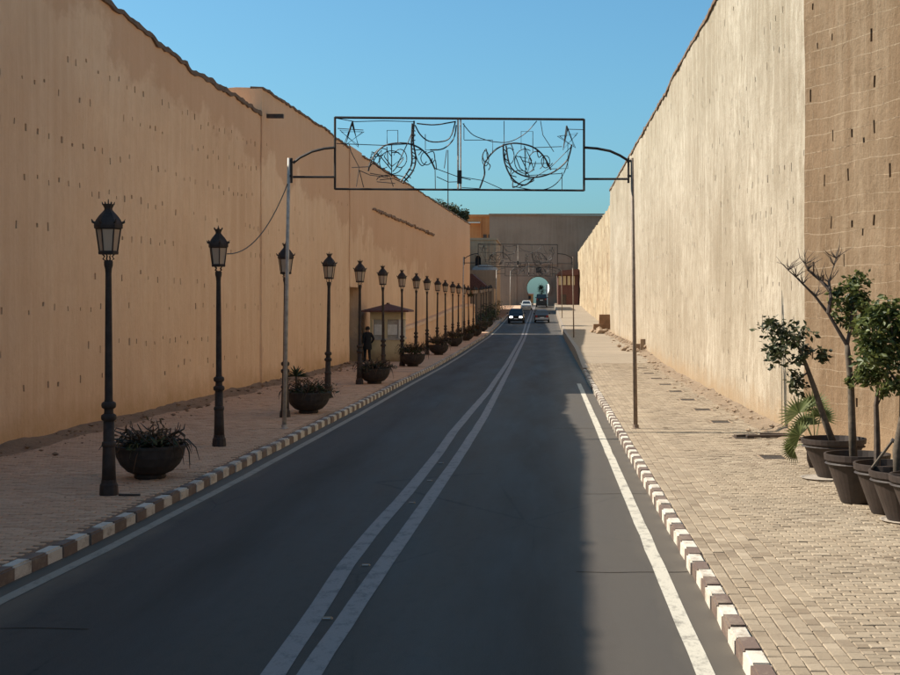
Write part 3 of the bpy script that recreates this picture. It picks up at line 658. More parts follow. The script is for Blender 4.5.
# cable from the pole to the second lamp
pa, pb = at(288, 183, 31.8), Vector((-6.33, 27.9, 3.98)); cpts = []
for i in range(15):
    f = i/14; p = pa.lerp(pb, f); p.z -= .42*4*f*(1-f); cpts.append(p)
tag(MB().tube(cpts, .012, 5).build('cable', 'wire'), 'thin cable sagging from the pole to the second street lamp', 'cable')

# ------------------------------------------------------------------ illumination frames across the road
def L4(pts): return [(320+x/6, 100+y/6) for x, y in pts]
def L5(pts): return [(450+x/4.286, 100+y/4.286) for x, y in pts]
def smooth_pts(p, n=5):
    out = []
    for i in range(len(p)-1):
        p0, p1, p2, p3 = p[max(i-1, 0)], p[i], p[i+1], p[min(i+2, len(p)-1)]
        for q in range(n):
            t_ = q/n; out.append(tuple(.5*(2*b+(c-a)*t_+(2*a-5*b+4*c-d)*t_*t_+(3*b-a-3*c+d)*t_**3) for a, b, c, d in zip(p0, p1, p2, p3)))
    return out+[p[-1]]
FZ = 31.8
def fp(q, dy=0): 
    p = at(q[0], q[1], FZ); return Vector((p.x, dy, p.z-.0))
def make_frame():
    t = empty('light_frame')
    bar = lambda a, b, r, nm, m='frame_iron', dy=0: MB().tube([fp(a, dy), fp(b, dy)], r, 6).build(nm, m, t)
    bar((335, 117.5), (584, 119.5), .030, 'frame_bar'); bar((335, 189), (584, 190.5), .026, 'frame_bar'); bar((335, 117), (335, 189.5), .028, 'frame_bar'); bar((584, 119), (584, 191), .030, 'frame_bar')
    bar((458, 119), (458, 190), .022, 'centre_post', 'galvanised'); bar((460.6, 119), (460.6, 190), .018, 'centre_post', 'galvanised', .03)
    tie = MB().box(fp((459.5, 177)), (.10, .09, .3)); tie.build('clamp', 'frame_iron', t)
    for side, pts, st, px, m_ in ((0, [(293, 163), (300, 157.5), (312, 151.5), (324, 148.5), (335, 147.5)], [(293, 177), (335, 177)], (289, 284.8), 'galvanised'), (1, [(584, 147.5), (597, 148.5), (610, 151), (620, 155.5), (628, 160.5)], [(584, 179), (628, 179)], (632, 636), 'pole_brown')):
        MB().tube([fp(p) for p in pts], .032, 6).build('curved_arm', 'frame_iron', t); MB().tube([fp(p) for p in st], .028, 6).build('straight_arm', 'frame_iron', t)
        top = fp((px[0], 158)); bx = -5.92 if side == 0 else 2.06
        MB().tube([(bx, .0, .14), (bx+(top.x-bx)*.5, 0, 3.2), (top.x, 0, top.z)], [.050, .045, .035], 10).build('pole', m_, t, True)
        MB().lathe([(.10, .14), (.10, .16), (.07, .17), (.07, .24)], 10, (bx, 0, 0)).build('pole_foot', m_, t)
        bxp = 291.5 if side == 0 else 628.5
        br = MB().tube([fp((bxp, 158)), fp((bxp, 183))], .028, 6); br.box(fp(((bxp+px[0])/2, 161)), (abs(px[0]-bxp)*.0227+.04, .05, .05)); br.box(fp(((bxp+px[0])/2, 176)), (abs(px[0]-bxp)*.0227+.04, .05, .05)); br.build('bracket', 'frame_iron', t)
    def wires(nm, lst, r, sm=True, conv=L4):
        m = MB()
        for pl_ in lst:
            q = conv(pl_); q = smooth_pts(q) if sm else q; dy = rnd.uniform(-.03, .03)
            m.tube([fp(p, dy+rnd.uniform(-.01, .01)) for p in q], r, 4)
        tag(m.build(nm, 'wire', t), kind='stuff')
    star = lambda cx, cy, rx, ry, rot: [(cx+rx*math.sin(R(rot+144*q)), cy-ry*math.cos(R(rot+144*q))) for q in range(6)]
    wires('star', [star(190, 212, 76, 84, 4), star(192, 214, 66, 72, 0)], .016, False)
    wires('crescent', [[(290, 425), (305, 370), (340, 315), (385, 275), (450, 260), (530, 262), (600, 290), (655, 345), (690, 415)], [(565, 125), (560, 250), (575, 350), (555, 430), (495, 500)], [(553, 140), (548, 270), (550, 380), (520, 440), (480, 490)]], .019)
    rung = [[(553+4*math.sin(y*.1), y), (572, y+rnd.uniform(-14, 14))] for y in range(180, 400, 22)]+[[(515, 440), (545, 470)], [(500, 460), (530, 490)], [(530, 415), (565, 425)]]
    wires('garland', rung+[[(655, 345), (672, 380), (692, 360), (700, 420)], [(575, 330), (590, 370), (615, 395), (640, 370)], [(570, 300), (610, 300), (590, 330)], [(640, 320), (680, 310), (690, 360)]], .011)
    wires('flower', [[(430, 262), (430, 460)], [(430, 400), (385, 340), (400, 300), (430, 340)], [(430, 400), (500, 345), (470, 315), (430, 315)], [(430, 420), (380, 360), (360, 335), (310, 310), (300, 345), (380, 330)], [(435, 430), (480, 380), (500, 350)], [(410, 400), (400, 280)], [(455, 410), (530, 250), (550, 200)], [(300, 400), (330, 350), (370, 300), (365, 350)]], .011, False)
    cir = lambda cx, cy, rx, ry, a0=0, a1=360: [(cx+rx*math.cos(R(a)), cy+ry*math.sin(R(a))) for a in range(a0, a1+1, 30)]
    wires('curl', [cir(430, 375, 72, 70, 20, 330), cir(375, 350, 55, 60, 60, 300), cir(480, 350, 40, 55, 200, 480), cir(330, 350, 26, 36), cir(640, 350, 34, 40, 0, 270), cir(430, 480, 90, 30, 180, 360)], .010)
    wires('curl', [cir(322, 262, 45, 52, 0, 300), cir(300, 330, 40, 28, 90, 400), cir(370, 260, 32, 40, 150, 420), cir(255, 240, 20, 34), cir(152, 250, 14, 32), cir(410, 265, 18, 26)], .010, True, L5)
    wires('swag', [[(570, 150), (600, 205), (650, 245), (720, 250), (780, 225), (812, 130)], [(580, 140), (690, 148), (815, 128)], [(660, 300), (740, 292), (800, 235), (818, 150)]], .015)
    wires('loose_wire', [[(100, 262), (390, 273), (560, 262)], [(403, 262), (403, 183), (468, 183), (468, 262)], [(690, 410), (692, 540)], [(632, 205), (632, 300), (700, 296)], [(190, 405), (300, 400)], [(230, 420), (300, 450), (410, 465)], [(235, 420), (262, 525)], [(340, 490), (450, 500)], [(690, 410), (830, 462), (905, 480)], [(700, 460), (770, 492), (830, 490)], [(175, 265), (185, 310), (235, 405), (218, 520)], [(360, 480), (440, 470), (500, 500)], [(100, 110), (210, 130), (380, 125), (560, 130)], [(760, 300), (745, 410)], [(105, 170), (260, 180)], [(300, 440), (420, 460), (440, 520)]], .009, False)
    wires('star', [star(506, 165, 46, 56, -8), star(507, 167, 38, 46, -4)], .015, False, L5)
    wires('crescent', [[(128, 378), (148, 320), (150, 270), (200, 210), (270, 186), (350, 200), (400, 240), (432, 300)], [(228, 190), (235, 270), (270, 340), (320, 365), (362, 332)], [(240, 195), (262, 290), (340, 330), (430, 315), (500, 260), (522, 190)]], .018, True, L5)
    wires('garland', [[(150, 270), (140, 240), (155, 210), (160, 250)], [(165, 300), (172, 280), (150, 260)], [(228, 210), (244, 225), (232, 245), (250, 262)], [(240, 280), (262, 300), (258, 320), (285, 330)], [(262, 190), (272, 215)], [(372, 215), (380, 245), (395, 235)], [(410, 250), (420, 285), (440, 270)], [(290, 362), (330, 340), (360, 345), (300, 372)], [(270, 345), (270, 375), (300, 360)]], .011, True, L5)
    wires('flower', [[(280, 240), (330, 250), (318, 198), (350, 260), (330, 315), (300, 292), (280, 240)], [(300, 240), (330, 300), (345, 270), (310, 260)], [(320, 200), (325, 325)], [(340, 240), (360, 300), (320, 320)]], .011, False, L5)
    wires('swag', [[(55, 100), (100, 150), (180, 178)], [(180, 178), (250, 180), (320, 145), (372, 90)], [(270, 370), (370, 386), (440, 370), (490, 310), (522, 200)]], .010, True, L5)
    wires('loose_wire', [[(60, 172), (183, 172), (183, 230)], [(388, 90), (398, 150), (445, 222)], [(355, 205), (480, 200)], [(430, 295), (505, 293), (505, 180)], [(232, 90), (232, 190)], [(480, 310), (480, 385)], [(50, 330), (140, 345), (230, 385)], [(50, 375), (130, 380)], [(305, 210), (305, 135), (355, 135), (355, 225)], [(500, 125), (572, 127)], [(365, 330), (430, 290), (520, 200)], [(320, 325), (480, 315)], [(60, 100), (60, 170)], [(345, 273), (425, 272)]], .008, False, L5)
    return t
fr0 = make_frame()
for i, Y in enumerate((31.8, 100.0, 168.0, 236.0)):
    t = fr0 if i == 0 else copy_tree(fr0)
    t.location = (0, Y, g(Y))
    tag(t, ['nearest dark metal light frame of wire stars and crescents spanning the road on two poles', 'second light frame across the road, seen small before the gate', 'third light frame across the road, tiny and close to the gate', 'farthest light frame across the road right before the gate'][i], 'light frame', 'illumination frames spanning the road')

# ------------------------------------------------------------------ plants
def leaf_cloud(blobs, n, size, mat, name, parent, seed=1, aspect=.5, droop=.3):
    rr = random.Random(seed); V = []; F = []; tot = sum(b[3] for b in blobs)
    for (c, rad, hol, wgt) in blobs:
        sub_c = [Vector(c)+Vector((rr.gauss(0, .5)*rad[0], rr.gauss(0, .5)*rad[1], rr.gauss(0, .5)*rad[2])) for _ in range(max(4, int(14*wgt)))]
        for _ in range(int(n*wgt/tot)):
            sc_ = rr.choice(sub_c); p = sc_+Vector((rr.gauss(0, 1)*rad[0]*.26, rr.gauss(0, 1)*rad[1]*.26, rr.gauss(0, 1)*rad[2]*.26))
            a = Vector((rr.gauss(0, 1), rr.gauss(0, 1), rr.gauss(0, .7)-droop)).normalized(); b = a.cross(Vector((rr.gauss(0, 1), rr.gauss(0, 1), rr.gauss(0, 1)))).normalized(); nn = a.cross(b)
            s = size*rr.uniform(.6, 1.3); w_ = s*aspect; k0 = len(V)
            V += [p, p+a*s*.5+b*w_*.5+nn*w_*.15, p+a*s, p+a*s*.5-b*w_*.5+nn*w_*.15]
            F += [(k0, k0+1, k0+2), (k0, k0+2, k0+3)]
    me = bpy.data.meshes.new(name); me.from_pydata(V, [], F); me.materials.append(M[mat])
    return link(bpy.data.objects.new(name, me), parent)
# bowl planters on the left
def make_bowl():
    t = empty('bowl_planter')
    MB().lathe([(.24, 0), (.26, .04), (.24, .07)], 16).build('foot', 'bowl', t)
    MB().lathe([(.22, .06), (.36, .12), (.47, .23), (.535, .36), (.56, .50), (.585, .50), (.585, .545), (.53, .545), (.51, .46)], 28, cap=False).build('bowl', 'bowl', t, False)
    MB().lathe([(.0, .49), (.3, .49), (.53, .47)], 18, cap=False).build('soil', 'soil', t)
    return t
def bowl_plant(seed, kind):
    rr = random.Random(seed); t = empty('bowl_plant'); m = MB(); tips = MB()
    for i in range(90 if kind != 1 else 50):                      # trailing stems spilling over the rim
        a = rr.uniform(0, 2*math.pi); p = [Vector((math.cos(a), math.sin(a), 0))*rr.uniform(.02, .3)+Vector((0, 0, .5))]
        h = rr.uniform(.06, .32); far = rr.uniform(.25, .82); drop = rr.uniform(.05, .42) if far > .58 else -h*.5
        for q in range(1, 6):
            f = q/5; a += rr.gauss(0, .10); d = Vector((math.cos(a), math.sin(a), 0))
            zz = .5+h*math.sin(min(1, f*1.25)*math.pi*.62) - (drop*max(0, (f-.6)/.4)**1.4)
            p.append(d*(p[0].xy.length+(far-p[0].xy.length)*(1-(1-f)**1.6))+Vector((0, 0, zz)))
        r0 = rr.uniform(.009, .017); m.tube(p, [r0*.8, r0, r0, r0*.95, r0*.8, r0*.3], 5)
    m.build('stems', 'trailing', t)
    leaf_cloud([((0, 0, .60), (.42, .42, .10), 0, 1)], 330, .14, 'leaf_dark', 'foliage', t, seed, .35, .2)
    leaf_cloud([((.05, 0, .66), (.4, .4, .14), 0, 1)], 260, .11, 'leaf_dry', 'dry_leaves', t, seed+50, .3, .3)
    if kind == 1:                                                  # a yucca-like rosette on a stalk
        MB().tube([(-.3, 0, .5), (-.33, .02, .95)], .03, 6).build('stalk', 'bark', t); ro = MB()
        for i in range(34):
            a = rr.uniform(0, 6.28); e = rr.uniform(.0, 1.1); d = Vector((math.cos(a)*math.cos(e), math.sin(a)*math.cos(e), math.sin(e))); b = d.cross(Vector((0, 0, 1))).normalized()*.018; c = Vector((-.33, .02, .95))
            ro.add([c-b, c+b, c+d*.2+b*1.2, c+d*.38-Vector((0, 0, .05)), c+d*.2-b*1.2], [(0, 1, 2, 3, 4)])
        ro.build('rosette', 'leaf_dark', t)
    return t
bowl0 = make_bowl(); bx_ = [(-6.43, 22.8), (-6.13, 36.3), (-6.03, 49.5), (-5.95, 63.0), (-5.85, 77.0), (-5.95, 92), (-5.95, 106), (-5.95, 120), (-6.0, 134), (-6.0, 148)]
plants = [bowl_plant(3, 0), bowl_plant(4, 1), bowl_plant(5, 0)]
for i, (x, y) in enumerate(bx_):
    t = bowl0 if i == 0 else copy_tree(bowl0); t.location = (x, y, g(y)+.148); t.rotation_euler = (0, 0, rnd.uniform(0, 6))
    tag(t, (['nearest', 'second', 'third', 'fourth', 'fifth', 'sixth', 'seventh', 'eighth', 'ninth', 'farthest'][i])+' dark round bowl planter in the row along the left kerb', 'planter', 'bowl planters on the left pavement')
    p = plants[i] if i < 3 else copy_tree(plants[(2, 0, 2, 0, 2, 0, 2)[i-3]]); p.location = (x, y, g(y)+.148); p.scale = (1, 1, 1) if i < 3 else (1.05, 1.05, 1.25)
    p.rotation_euler = (0, 0, (0, 0, 1.0, 2.2, 3.1, 4.0, .7, 1.4, 5, 2)[i])
    tag(p, ['trailing dark succulent with reddish drooping ends in the nearest bowl', 'bushy plant with one spiky rosette in the second bowl', 'trailing bushy plant in the third bowl, in front of the booth'][i] if i < 3 else 'dark bushy plant in the '+['fourth', 'fifth', 'sixth', 'seventh', 'eighth', 'ninth', 'farthest'][i-3]+' bowl along the left kerb', 'plant', 'plants in the bowl planters')
# dark hedge of pots near the rampart end
for i, (x, y, h) in enumerate([(-6.6, 143, 1.5), (-6.6, 157, 1.8), (-6.6, 164, 1.6), (-6.6, 172, 2.0), (-6.7, 180, 1.8)]):
    t = empty('shrub', (x, y, g(y)+.14)); leaf_cloud([((0, 0, h*.5), (.8, 1.4, h*.42), 0, 1)], 700, .22, 'leaf_dark', 'foliage', t, 70+i); MB().tube([(0, 0, 0), (.05, 0, h*.6)], .05, 5).build('stem', 'bark', t)
    tag(t, ['dark shrub just past the rampart end', 'second dark shrub past the rampart end', 'third dark shrub past the rampart end', 'tallest dark shrub by the low house', 'last dark shrub before the gate'][i], 'shrub', 'shrubs on the left near the gate')
for i, (px, py, Y, rr_) in enumerate([(471, 293.5, 128, .5), (492, 301, 190, .95)]):
    c = at(px, py, Y); t = empty('small_tree', (c.x, Y, g(Y)+.14)); hz = c.z-g(Y)-.14
    MB().tube([(0, 0, 0), (.02, 0, hz)], [.06, .03], 6).build('trunk', 'bark', t); leaf_cloud([((0, 0, hz), (rr_, rr_, rr_*.55), 0, 1)], 500, .16, 'leaf_dark', 'crown', t, 90+i)
    tag(t, ['small dark round-crowned tree among the far lamps', 'small dark flat-crowned tree beside the low house'][i], 'tree')
# tree behind the rampart, mast, tree beyond the arch
c = at(446, 210, 141); t = tag(empty('tree', (c.x, 141, 0)), 'dark tree top rising behind the left rampart', 'tree')
hz = c.z; MB().tube([(0, 0, 0), (.2, 0, hz*.6), (0, 0, hz)], [.3, .22, .08], 7).build('trunk', 'bark', t)
for d in ((-1.2, .3, .6), (1.0, -.2, .4), (.3, .6, .9)): MB().tube([(0.1, 0, hz*.8), (d[0], d[1], hz+d[2]*.6)], [.09, .03], 5).build('limb', 'bark', t)
leaf_cloud([((-1.2, 0, hz+.15), (1.0, 1.2, .8), 0, 1), ((.4, 0, hz-.1), (1.1, 1.2, .65), 0, 1), ((1.5, 0, hz-.55), (.7, .8, .45), 0, .6)], 5200, .24, 'leaf_dark', 'crown', t, 21)
c = at(448, 150, 139); tag(MB().tube([(c.x, 139, 0), (c.x, 139, c.z)], [.09, .045], 6).build('mast', 'frame_iron'), 'thin dark mast standing behind the left rampart', 'mast')
c = at(542, 290, 292); t = tag(empty('tree', (c.x, 292, GB)), 'dark tree seen through the gate arch', 'tree')
MB().tube([(0, 0, 0), (.05, 0, c.z-GB)], [.14, .06], 6).build('trunk', 'bark', t); leaf_cloud([((0, 0, c.z-GB), (.75, .8, 1.0), 0, 1)], 900, .2, 'leaf_dark', 'crown', t, 33)

# ------------------------------------------------------------------ pots and trees on the right
def make_pot(rt, h):
    t = empty('plant_pot'); rb = rt*.50
    MB().lathe([(rb*.95, 0), (rb, .02), (rt*.93, h*.86), (rt*.985, h*.875), (rt, h*.98), (rt, h), (rt*.94, h), (rt*.90, h*.8)], 32, cap=False).build('pot', 'pot', t, False)
    MB().lathe([(rt*.965, h*.79), (rt*.975, h*.80), (rt*.93, h*.83)], 32, cap=False).build('band', 'pot', t)
    MB().lathe([(0, h*.86), (rt*.5, h*.86), (rt*.92, h*.82)], 20, cap=False).build('soil', 'soil', t)
    return t
POTS = [('large dark plant pot farthest from the camera, holding the leaning tree', 4.72, 22.9, .53, .64), ('dark plant pot second from the wall corner, holding the forked tree', 4.46, 20.0, .47, .70),
        ('dark plant pot third from the wall corner, partly hidden', 4.66, 19.0, .47, .68), ('dark plant pot fourth from the wall corner, below the dense tree', 4.72, 18.35, .47, .66),
        ('dark plant pot fifth from the wall corner, cut by the photo edge', 4.86, 17.85, .47, .66), ('dark plant pot at the right photo edge, nearest to the camera', 4.93, 17.3, .47, .66)]
for lab, x, y, rt, h in POTS:
    t = make_pot(rt, h); t.location = (x, y, .152); tag(t, lab, 'plant pot', 'pots in a row on the right pavement')
for i, (x, y) in enumerate(((4.55, 22.75), (4.78, 18.3))):
    tag(MB().lathe([(.36, 0), (.40, .02), (.38, .022), (.34, .008)], 24, (x, y, .153)).build('saucer', 'saucer'), ['pale flat saucer under the farthest pot', 'pale flat saucer edge under the fourth pot'][i], 'saucer')
def rpath(pts, Y, dy=()): return [at(px, py, Y+(dy[i] if i < len(dy) else 0)) for i, (px, py) in enumerate(pts)]
def blobs(lst, Y, sc=1.): return [(at(px, py, Y+d), (r*sc, r*sc, r*sc), 0, w_) for px, py, r, w_, d in lst]
# A: leaning tree
t = tag(empty('potted_tree', (4.72, 22.9, .75)), 'thin tree leaning left from the farthest pot, dark sparse leaves', 'tree')
sub(t, MB().tube(rpath([(836, 450), (826, 424), (815, 390), (806, 365), (800, 350), (790, 335)], 22.9), [.06, .055, .045, .035, .024, .012], 8).build('trunk', 'bark', smooth=True))
for q in ([(806, 365), (790, 362), (778, 350)], [(803, 357), (815, 350), (822, 346)], [(797, 345), (785, 330), (776, 322)], [(808, 372), (796, 382)]):
    sub(t, MB().tube(rpath(q, 22.9), [.018, .012, .006], 5).build('branch', 'bark'))
sub(t, leaf_cloud(blobs([(775, 328, .17, .9, .1), (792, 336, .18, 1, -.1), (780, 352, .20, 1, 0), (795, 378, .17, .8, .1), (772, 350, .10, .3, 0), (822, 352, .11, .5, 0), (806, 346, .10, .4, .1), (800, 362, .12, .4, -.2)], 22.9), 950, .11, 'leaf_dark', 'crown', None, 41, .5))
# B: forked half-bare tree
Y = 20.0
t = tag(empty('potted_tree', (4.46, Y, .75)), 'forked tree with bare upper twigs in the second pot', 'tree')
sub(t, MB().tube(rpath([(854, 470), (852, 425), (851, 385), (848, 355), (847, 345)], Y), [.062, .055, .048, .042, .036], 8).build('trunk', 'bark', smooth=True))
limbs = [[(847, 345), (838, 330), (828, 313), (815, 296), (803, 284), (796, 277), (788, 270)], [(847, 345), (851, 325), (853, 305), (855, 290)], [(828, 313), (831, 298), (829, 282), (834, 265), (836, 258)], [(830, 290), (820, 280), (808, 270), (805, 264)]]
for li, q in enumerate(limbs):
    n = len(q); sub(t, MB().tube(rpath(q, Y, [.1*math.sin(li*2+i) for i in range(n)] if li > 1 else ()), [.028*(1-.85*i/(n-1))+.003 for i in range(n)], 6).build('limb', 'dead_bark'))
tw = MB(); r2 = random.Random(5)
for q in limbs[0][3:]+limbs[2][2:]+limbs[3][1:]:
    for _ in range(7):
        a = r2.uniform(-2.6, -.5); l1 = r2.uniform(8, 20); e = (q[0]+math.cos(a)*l1, q[1]+math.sin(a)*l1); md = ((q[0]+e[0])/2+r2.uniform(-2, 2), (q[1]+e[1])/2+r2.uniform(-2, 2)); dd = r2.uniform(-.15, .15)
        tw.tube([at(*q, Y), at(*md, Y+dd*.5), at(*e, Y+dd)], [.008, .005, .002], 4)
o = sub(t, tw.build('twigs', 'dead_bark'))
sub(t, leaf_cloud(blobs([(858, 285, .16, 1, 0), (848, 303, .17, .9, .1), (862, 303, .14, .7, -.1), (838, 298, .10, .35, 0), (854, 325, .13, .4, .1), (842, 318, .09, .25, 0), (850, 383, .06, .2, -.05), (858, 378, .06, .15, 0)], Y), 1000, .095, 'leaf', 'crown', None, 43, .55))
# C: dense tree at the right edge
Y = 18.4
t = tag(empty('potted_tree', (4.75, Y, .7)), 'dense green leafy tree cut by the right photo edge', 'tree')
sub(t, MB().tube(rpath([(899, 488), (897, 450), (903, 415), (903, 380), (905, 340)], Y), [.07, .06, .05, .045, .03], 8).build('trunk', 'bark', smooth=True))
for q in ([(903, 390), (885, 365), (870, 350)], [(904, 370), (893, 335), (888, 315)], [(904, 370), (925, 345), (940, 330)], [(905, 345), (908, 318), (905, 300)]):
    sub(t, MB().tube(rpath(q, Y, (0, .05, -.1)), [.025, .016, .008], 5).build('branch', 'bark'))
sub(t, leaf_cloud(blobs([(874, 340, .24, 1.2, 0), (890, 318, .24, 1.2, .1), (886, 362, .24, 1.2, -.1), (905, 335, .30, 1.4, 0), (868, 372, .16, .7, .1), (897, 384, .16, .6, -.1), (925, 330, .28, 1.2, .1), (930, 365, .28, 1.2, 0), (872, 318, .14, .5, 0), (910, 308, .2, .8, 0), (945, 345, .24, .9, 0)], Y), 5200, .088, 'leaf', 'crown', None, 47, .55))
# dead stem and stakes in the other pots
t = tag(empty('dead_stem', (4.72, 19.0, .7)), 'bare dark stem standing in the third pot', 'dead plant'); sub(t, MB().tube(rpath([(877, 470), (877, 440), (876, 405), (878, 385)], 19.0), [.05, .045, .035, .02], 7).build('stem', 'dead_bark'))
sub(t, MB().tube(rpath([(876, 408), (884, 392)], 19.0), [.015, .005], 5).build('twig', 'dead_bark'))
t = tag(empty('wooden_stake', (4.5, 18.2, .7)), 'slanted thin stake between the third and fourth pots', 'stake'); sub(t, MB().tube(rpath([(872, 468), (893, 440)], 18.6, (0, .2)), .02, 6).build('stick', 'bark')); sub(t, MB().tube(rpath([(892, 442), (894, 439)], 18.8), .03, 6).build('tie', 'wire'))
# palm behind the farthest pot
Y = 24.3; t = tag(empty('fan_palm', (4.6, Y, .15)), 'small green fan palm behind the farthest pot', 'palm')
ct = at(815, 436, Y)
sub(t, MB().lathe([(.10, 0), (.14, .12), (.15, .3), (.10, .5)], 10, (ct.x, Y, .15)).build('stump', 'dead_bark'))
for i, (tx, ty, sz) in enumerate([(795, 405, .40), (812, 398, .34), (793, 432, .34), (822, 410, .3), (803, 418, .34), (788, 449, .26)]):
    c = at(tx, ty, Y-.15+.08*i); base = Vector((ct.x, Y, .55)); ax = (c-base).normalized(); sd = ax.cross(Vector((0, 1, 0))).normalized(); m = MB(); m.tube([base, base.lerp(c, .55)+Vector((0, 0, .04)), c-ax*sz*.35], .009, 4); o_ = c-ax*sz*.4
    for q in range(19):
        a = R(-95+190*q/18); d = ax*math.cos(a)+sd*math.sin(a)+Vector((0, -.25*math.cos(a), -.15)); b = Vector((-d.z, 0, d.x)).normalized()*.012
        m.add([o_, o_+d*sz*.5+b*1.5+Vector((0, .015, 0)), o_+d*sz, o_+d*sz*.5-b*1.5+Vector((0, -.015, 0))], [(0, 1, 2, 3)])
    sub(t, m.build('frond', 'palm_leaf'))
tag(MB().lathe([(.12, 0), (.17, .2), (.19, .34), (.17, .34), (.15, .3)], 14, (5.35, 23.2, .152)).build('small_pot', 'red_pot'), 'small reddish pot between the two farthest pots and the wall', 'plant pot')

# ------------------------------------------------------------------ booth and person
bk_ = tag(empty('booth', (-7.75, 69, .15)), 'cream guard booth with a dark pitched roof beside the rampart', 'booth')
bx0, bx1, by0, by1, bt = -8.5, -6.98, 68, 70.1, 2.42
B = lambda q: sub(bk_, q)
B(bxr(bx0, bx1, by0, by1, .15, 1.25).build('lower_wall', 'booth_wall')); B(bxr(bx0, bx1, by0, by1, 2.2, bt+.14).build('upper_wall', 'booth_wall'))
B(bxr(bx0+.14, bx1-.14, by0+.1, by1-.1, 1.25, 2.2).build('interior', 'booth_panel'))
for x in (bx0, (bx0+bx1)/2-.05, bx1-.12): B(bxr(x, x+.12, by0, by0+.12, 1.252, 2.198).build('mullion', 'white_trim' if x > -7.2 else 'booth_wall'))
for x in (bx0, bx1-.12): B(bxr(x, x+.12, by1-.12, by1, 1.252, 2.198).build('mullion', 'white_trim'))
for x0_, x1_ in ((bx0+.2, bx0+.62), (bx0+.85, bx1-.2)): B(bxr(x0_, x1_, by0+.06, by0+.095, 1.45, 1.95).build('pane', 'white_trim'))
B(bxr(bx0-.05, bx1+.05, by0-.05, by1+.05, 1.20, 1.28).build('sill', 'booth_panel'))
cx, cy = (bx0+bx1)/2, (by0+by1)/2
rf = MB().add([(bx0-.38, by0-.38, bt+.14), (bx1+.38, by0-.38, bt+.14), (bx1+.38, by1+.38, bt+.14), (bx0-.38, by1+.38, bt+.14), (bx0-.38, by0-.38, bt+.22), (bx1+.38, by0-.38, bt+.22), (bx1+.38, by1+.38, bt+.22), (bx0-.38, by1+.38, bt+.22), (cx, cy-.3, bt+.54), (cx, cy+.3, bt+.54)],
              [(3, 2, 1, 0), (0, 1, 5, 4), (1, 2, 6, 5), (2, 3, 7, 6), (3, 0, 4, 7), (4, 5, 8), (5, 6, 9, 8), (6, 7, 9), (7, 4, 8, 9)])
B(rf.build('roof', 'roof_tile')); B(MB().tube([(cx, cy-.35, bt+.55), (cx, cy+.35, bt+.55)], .05, 6).build('ridge', 'roof_tile'))

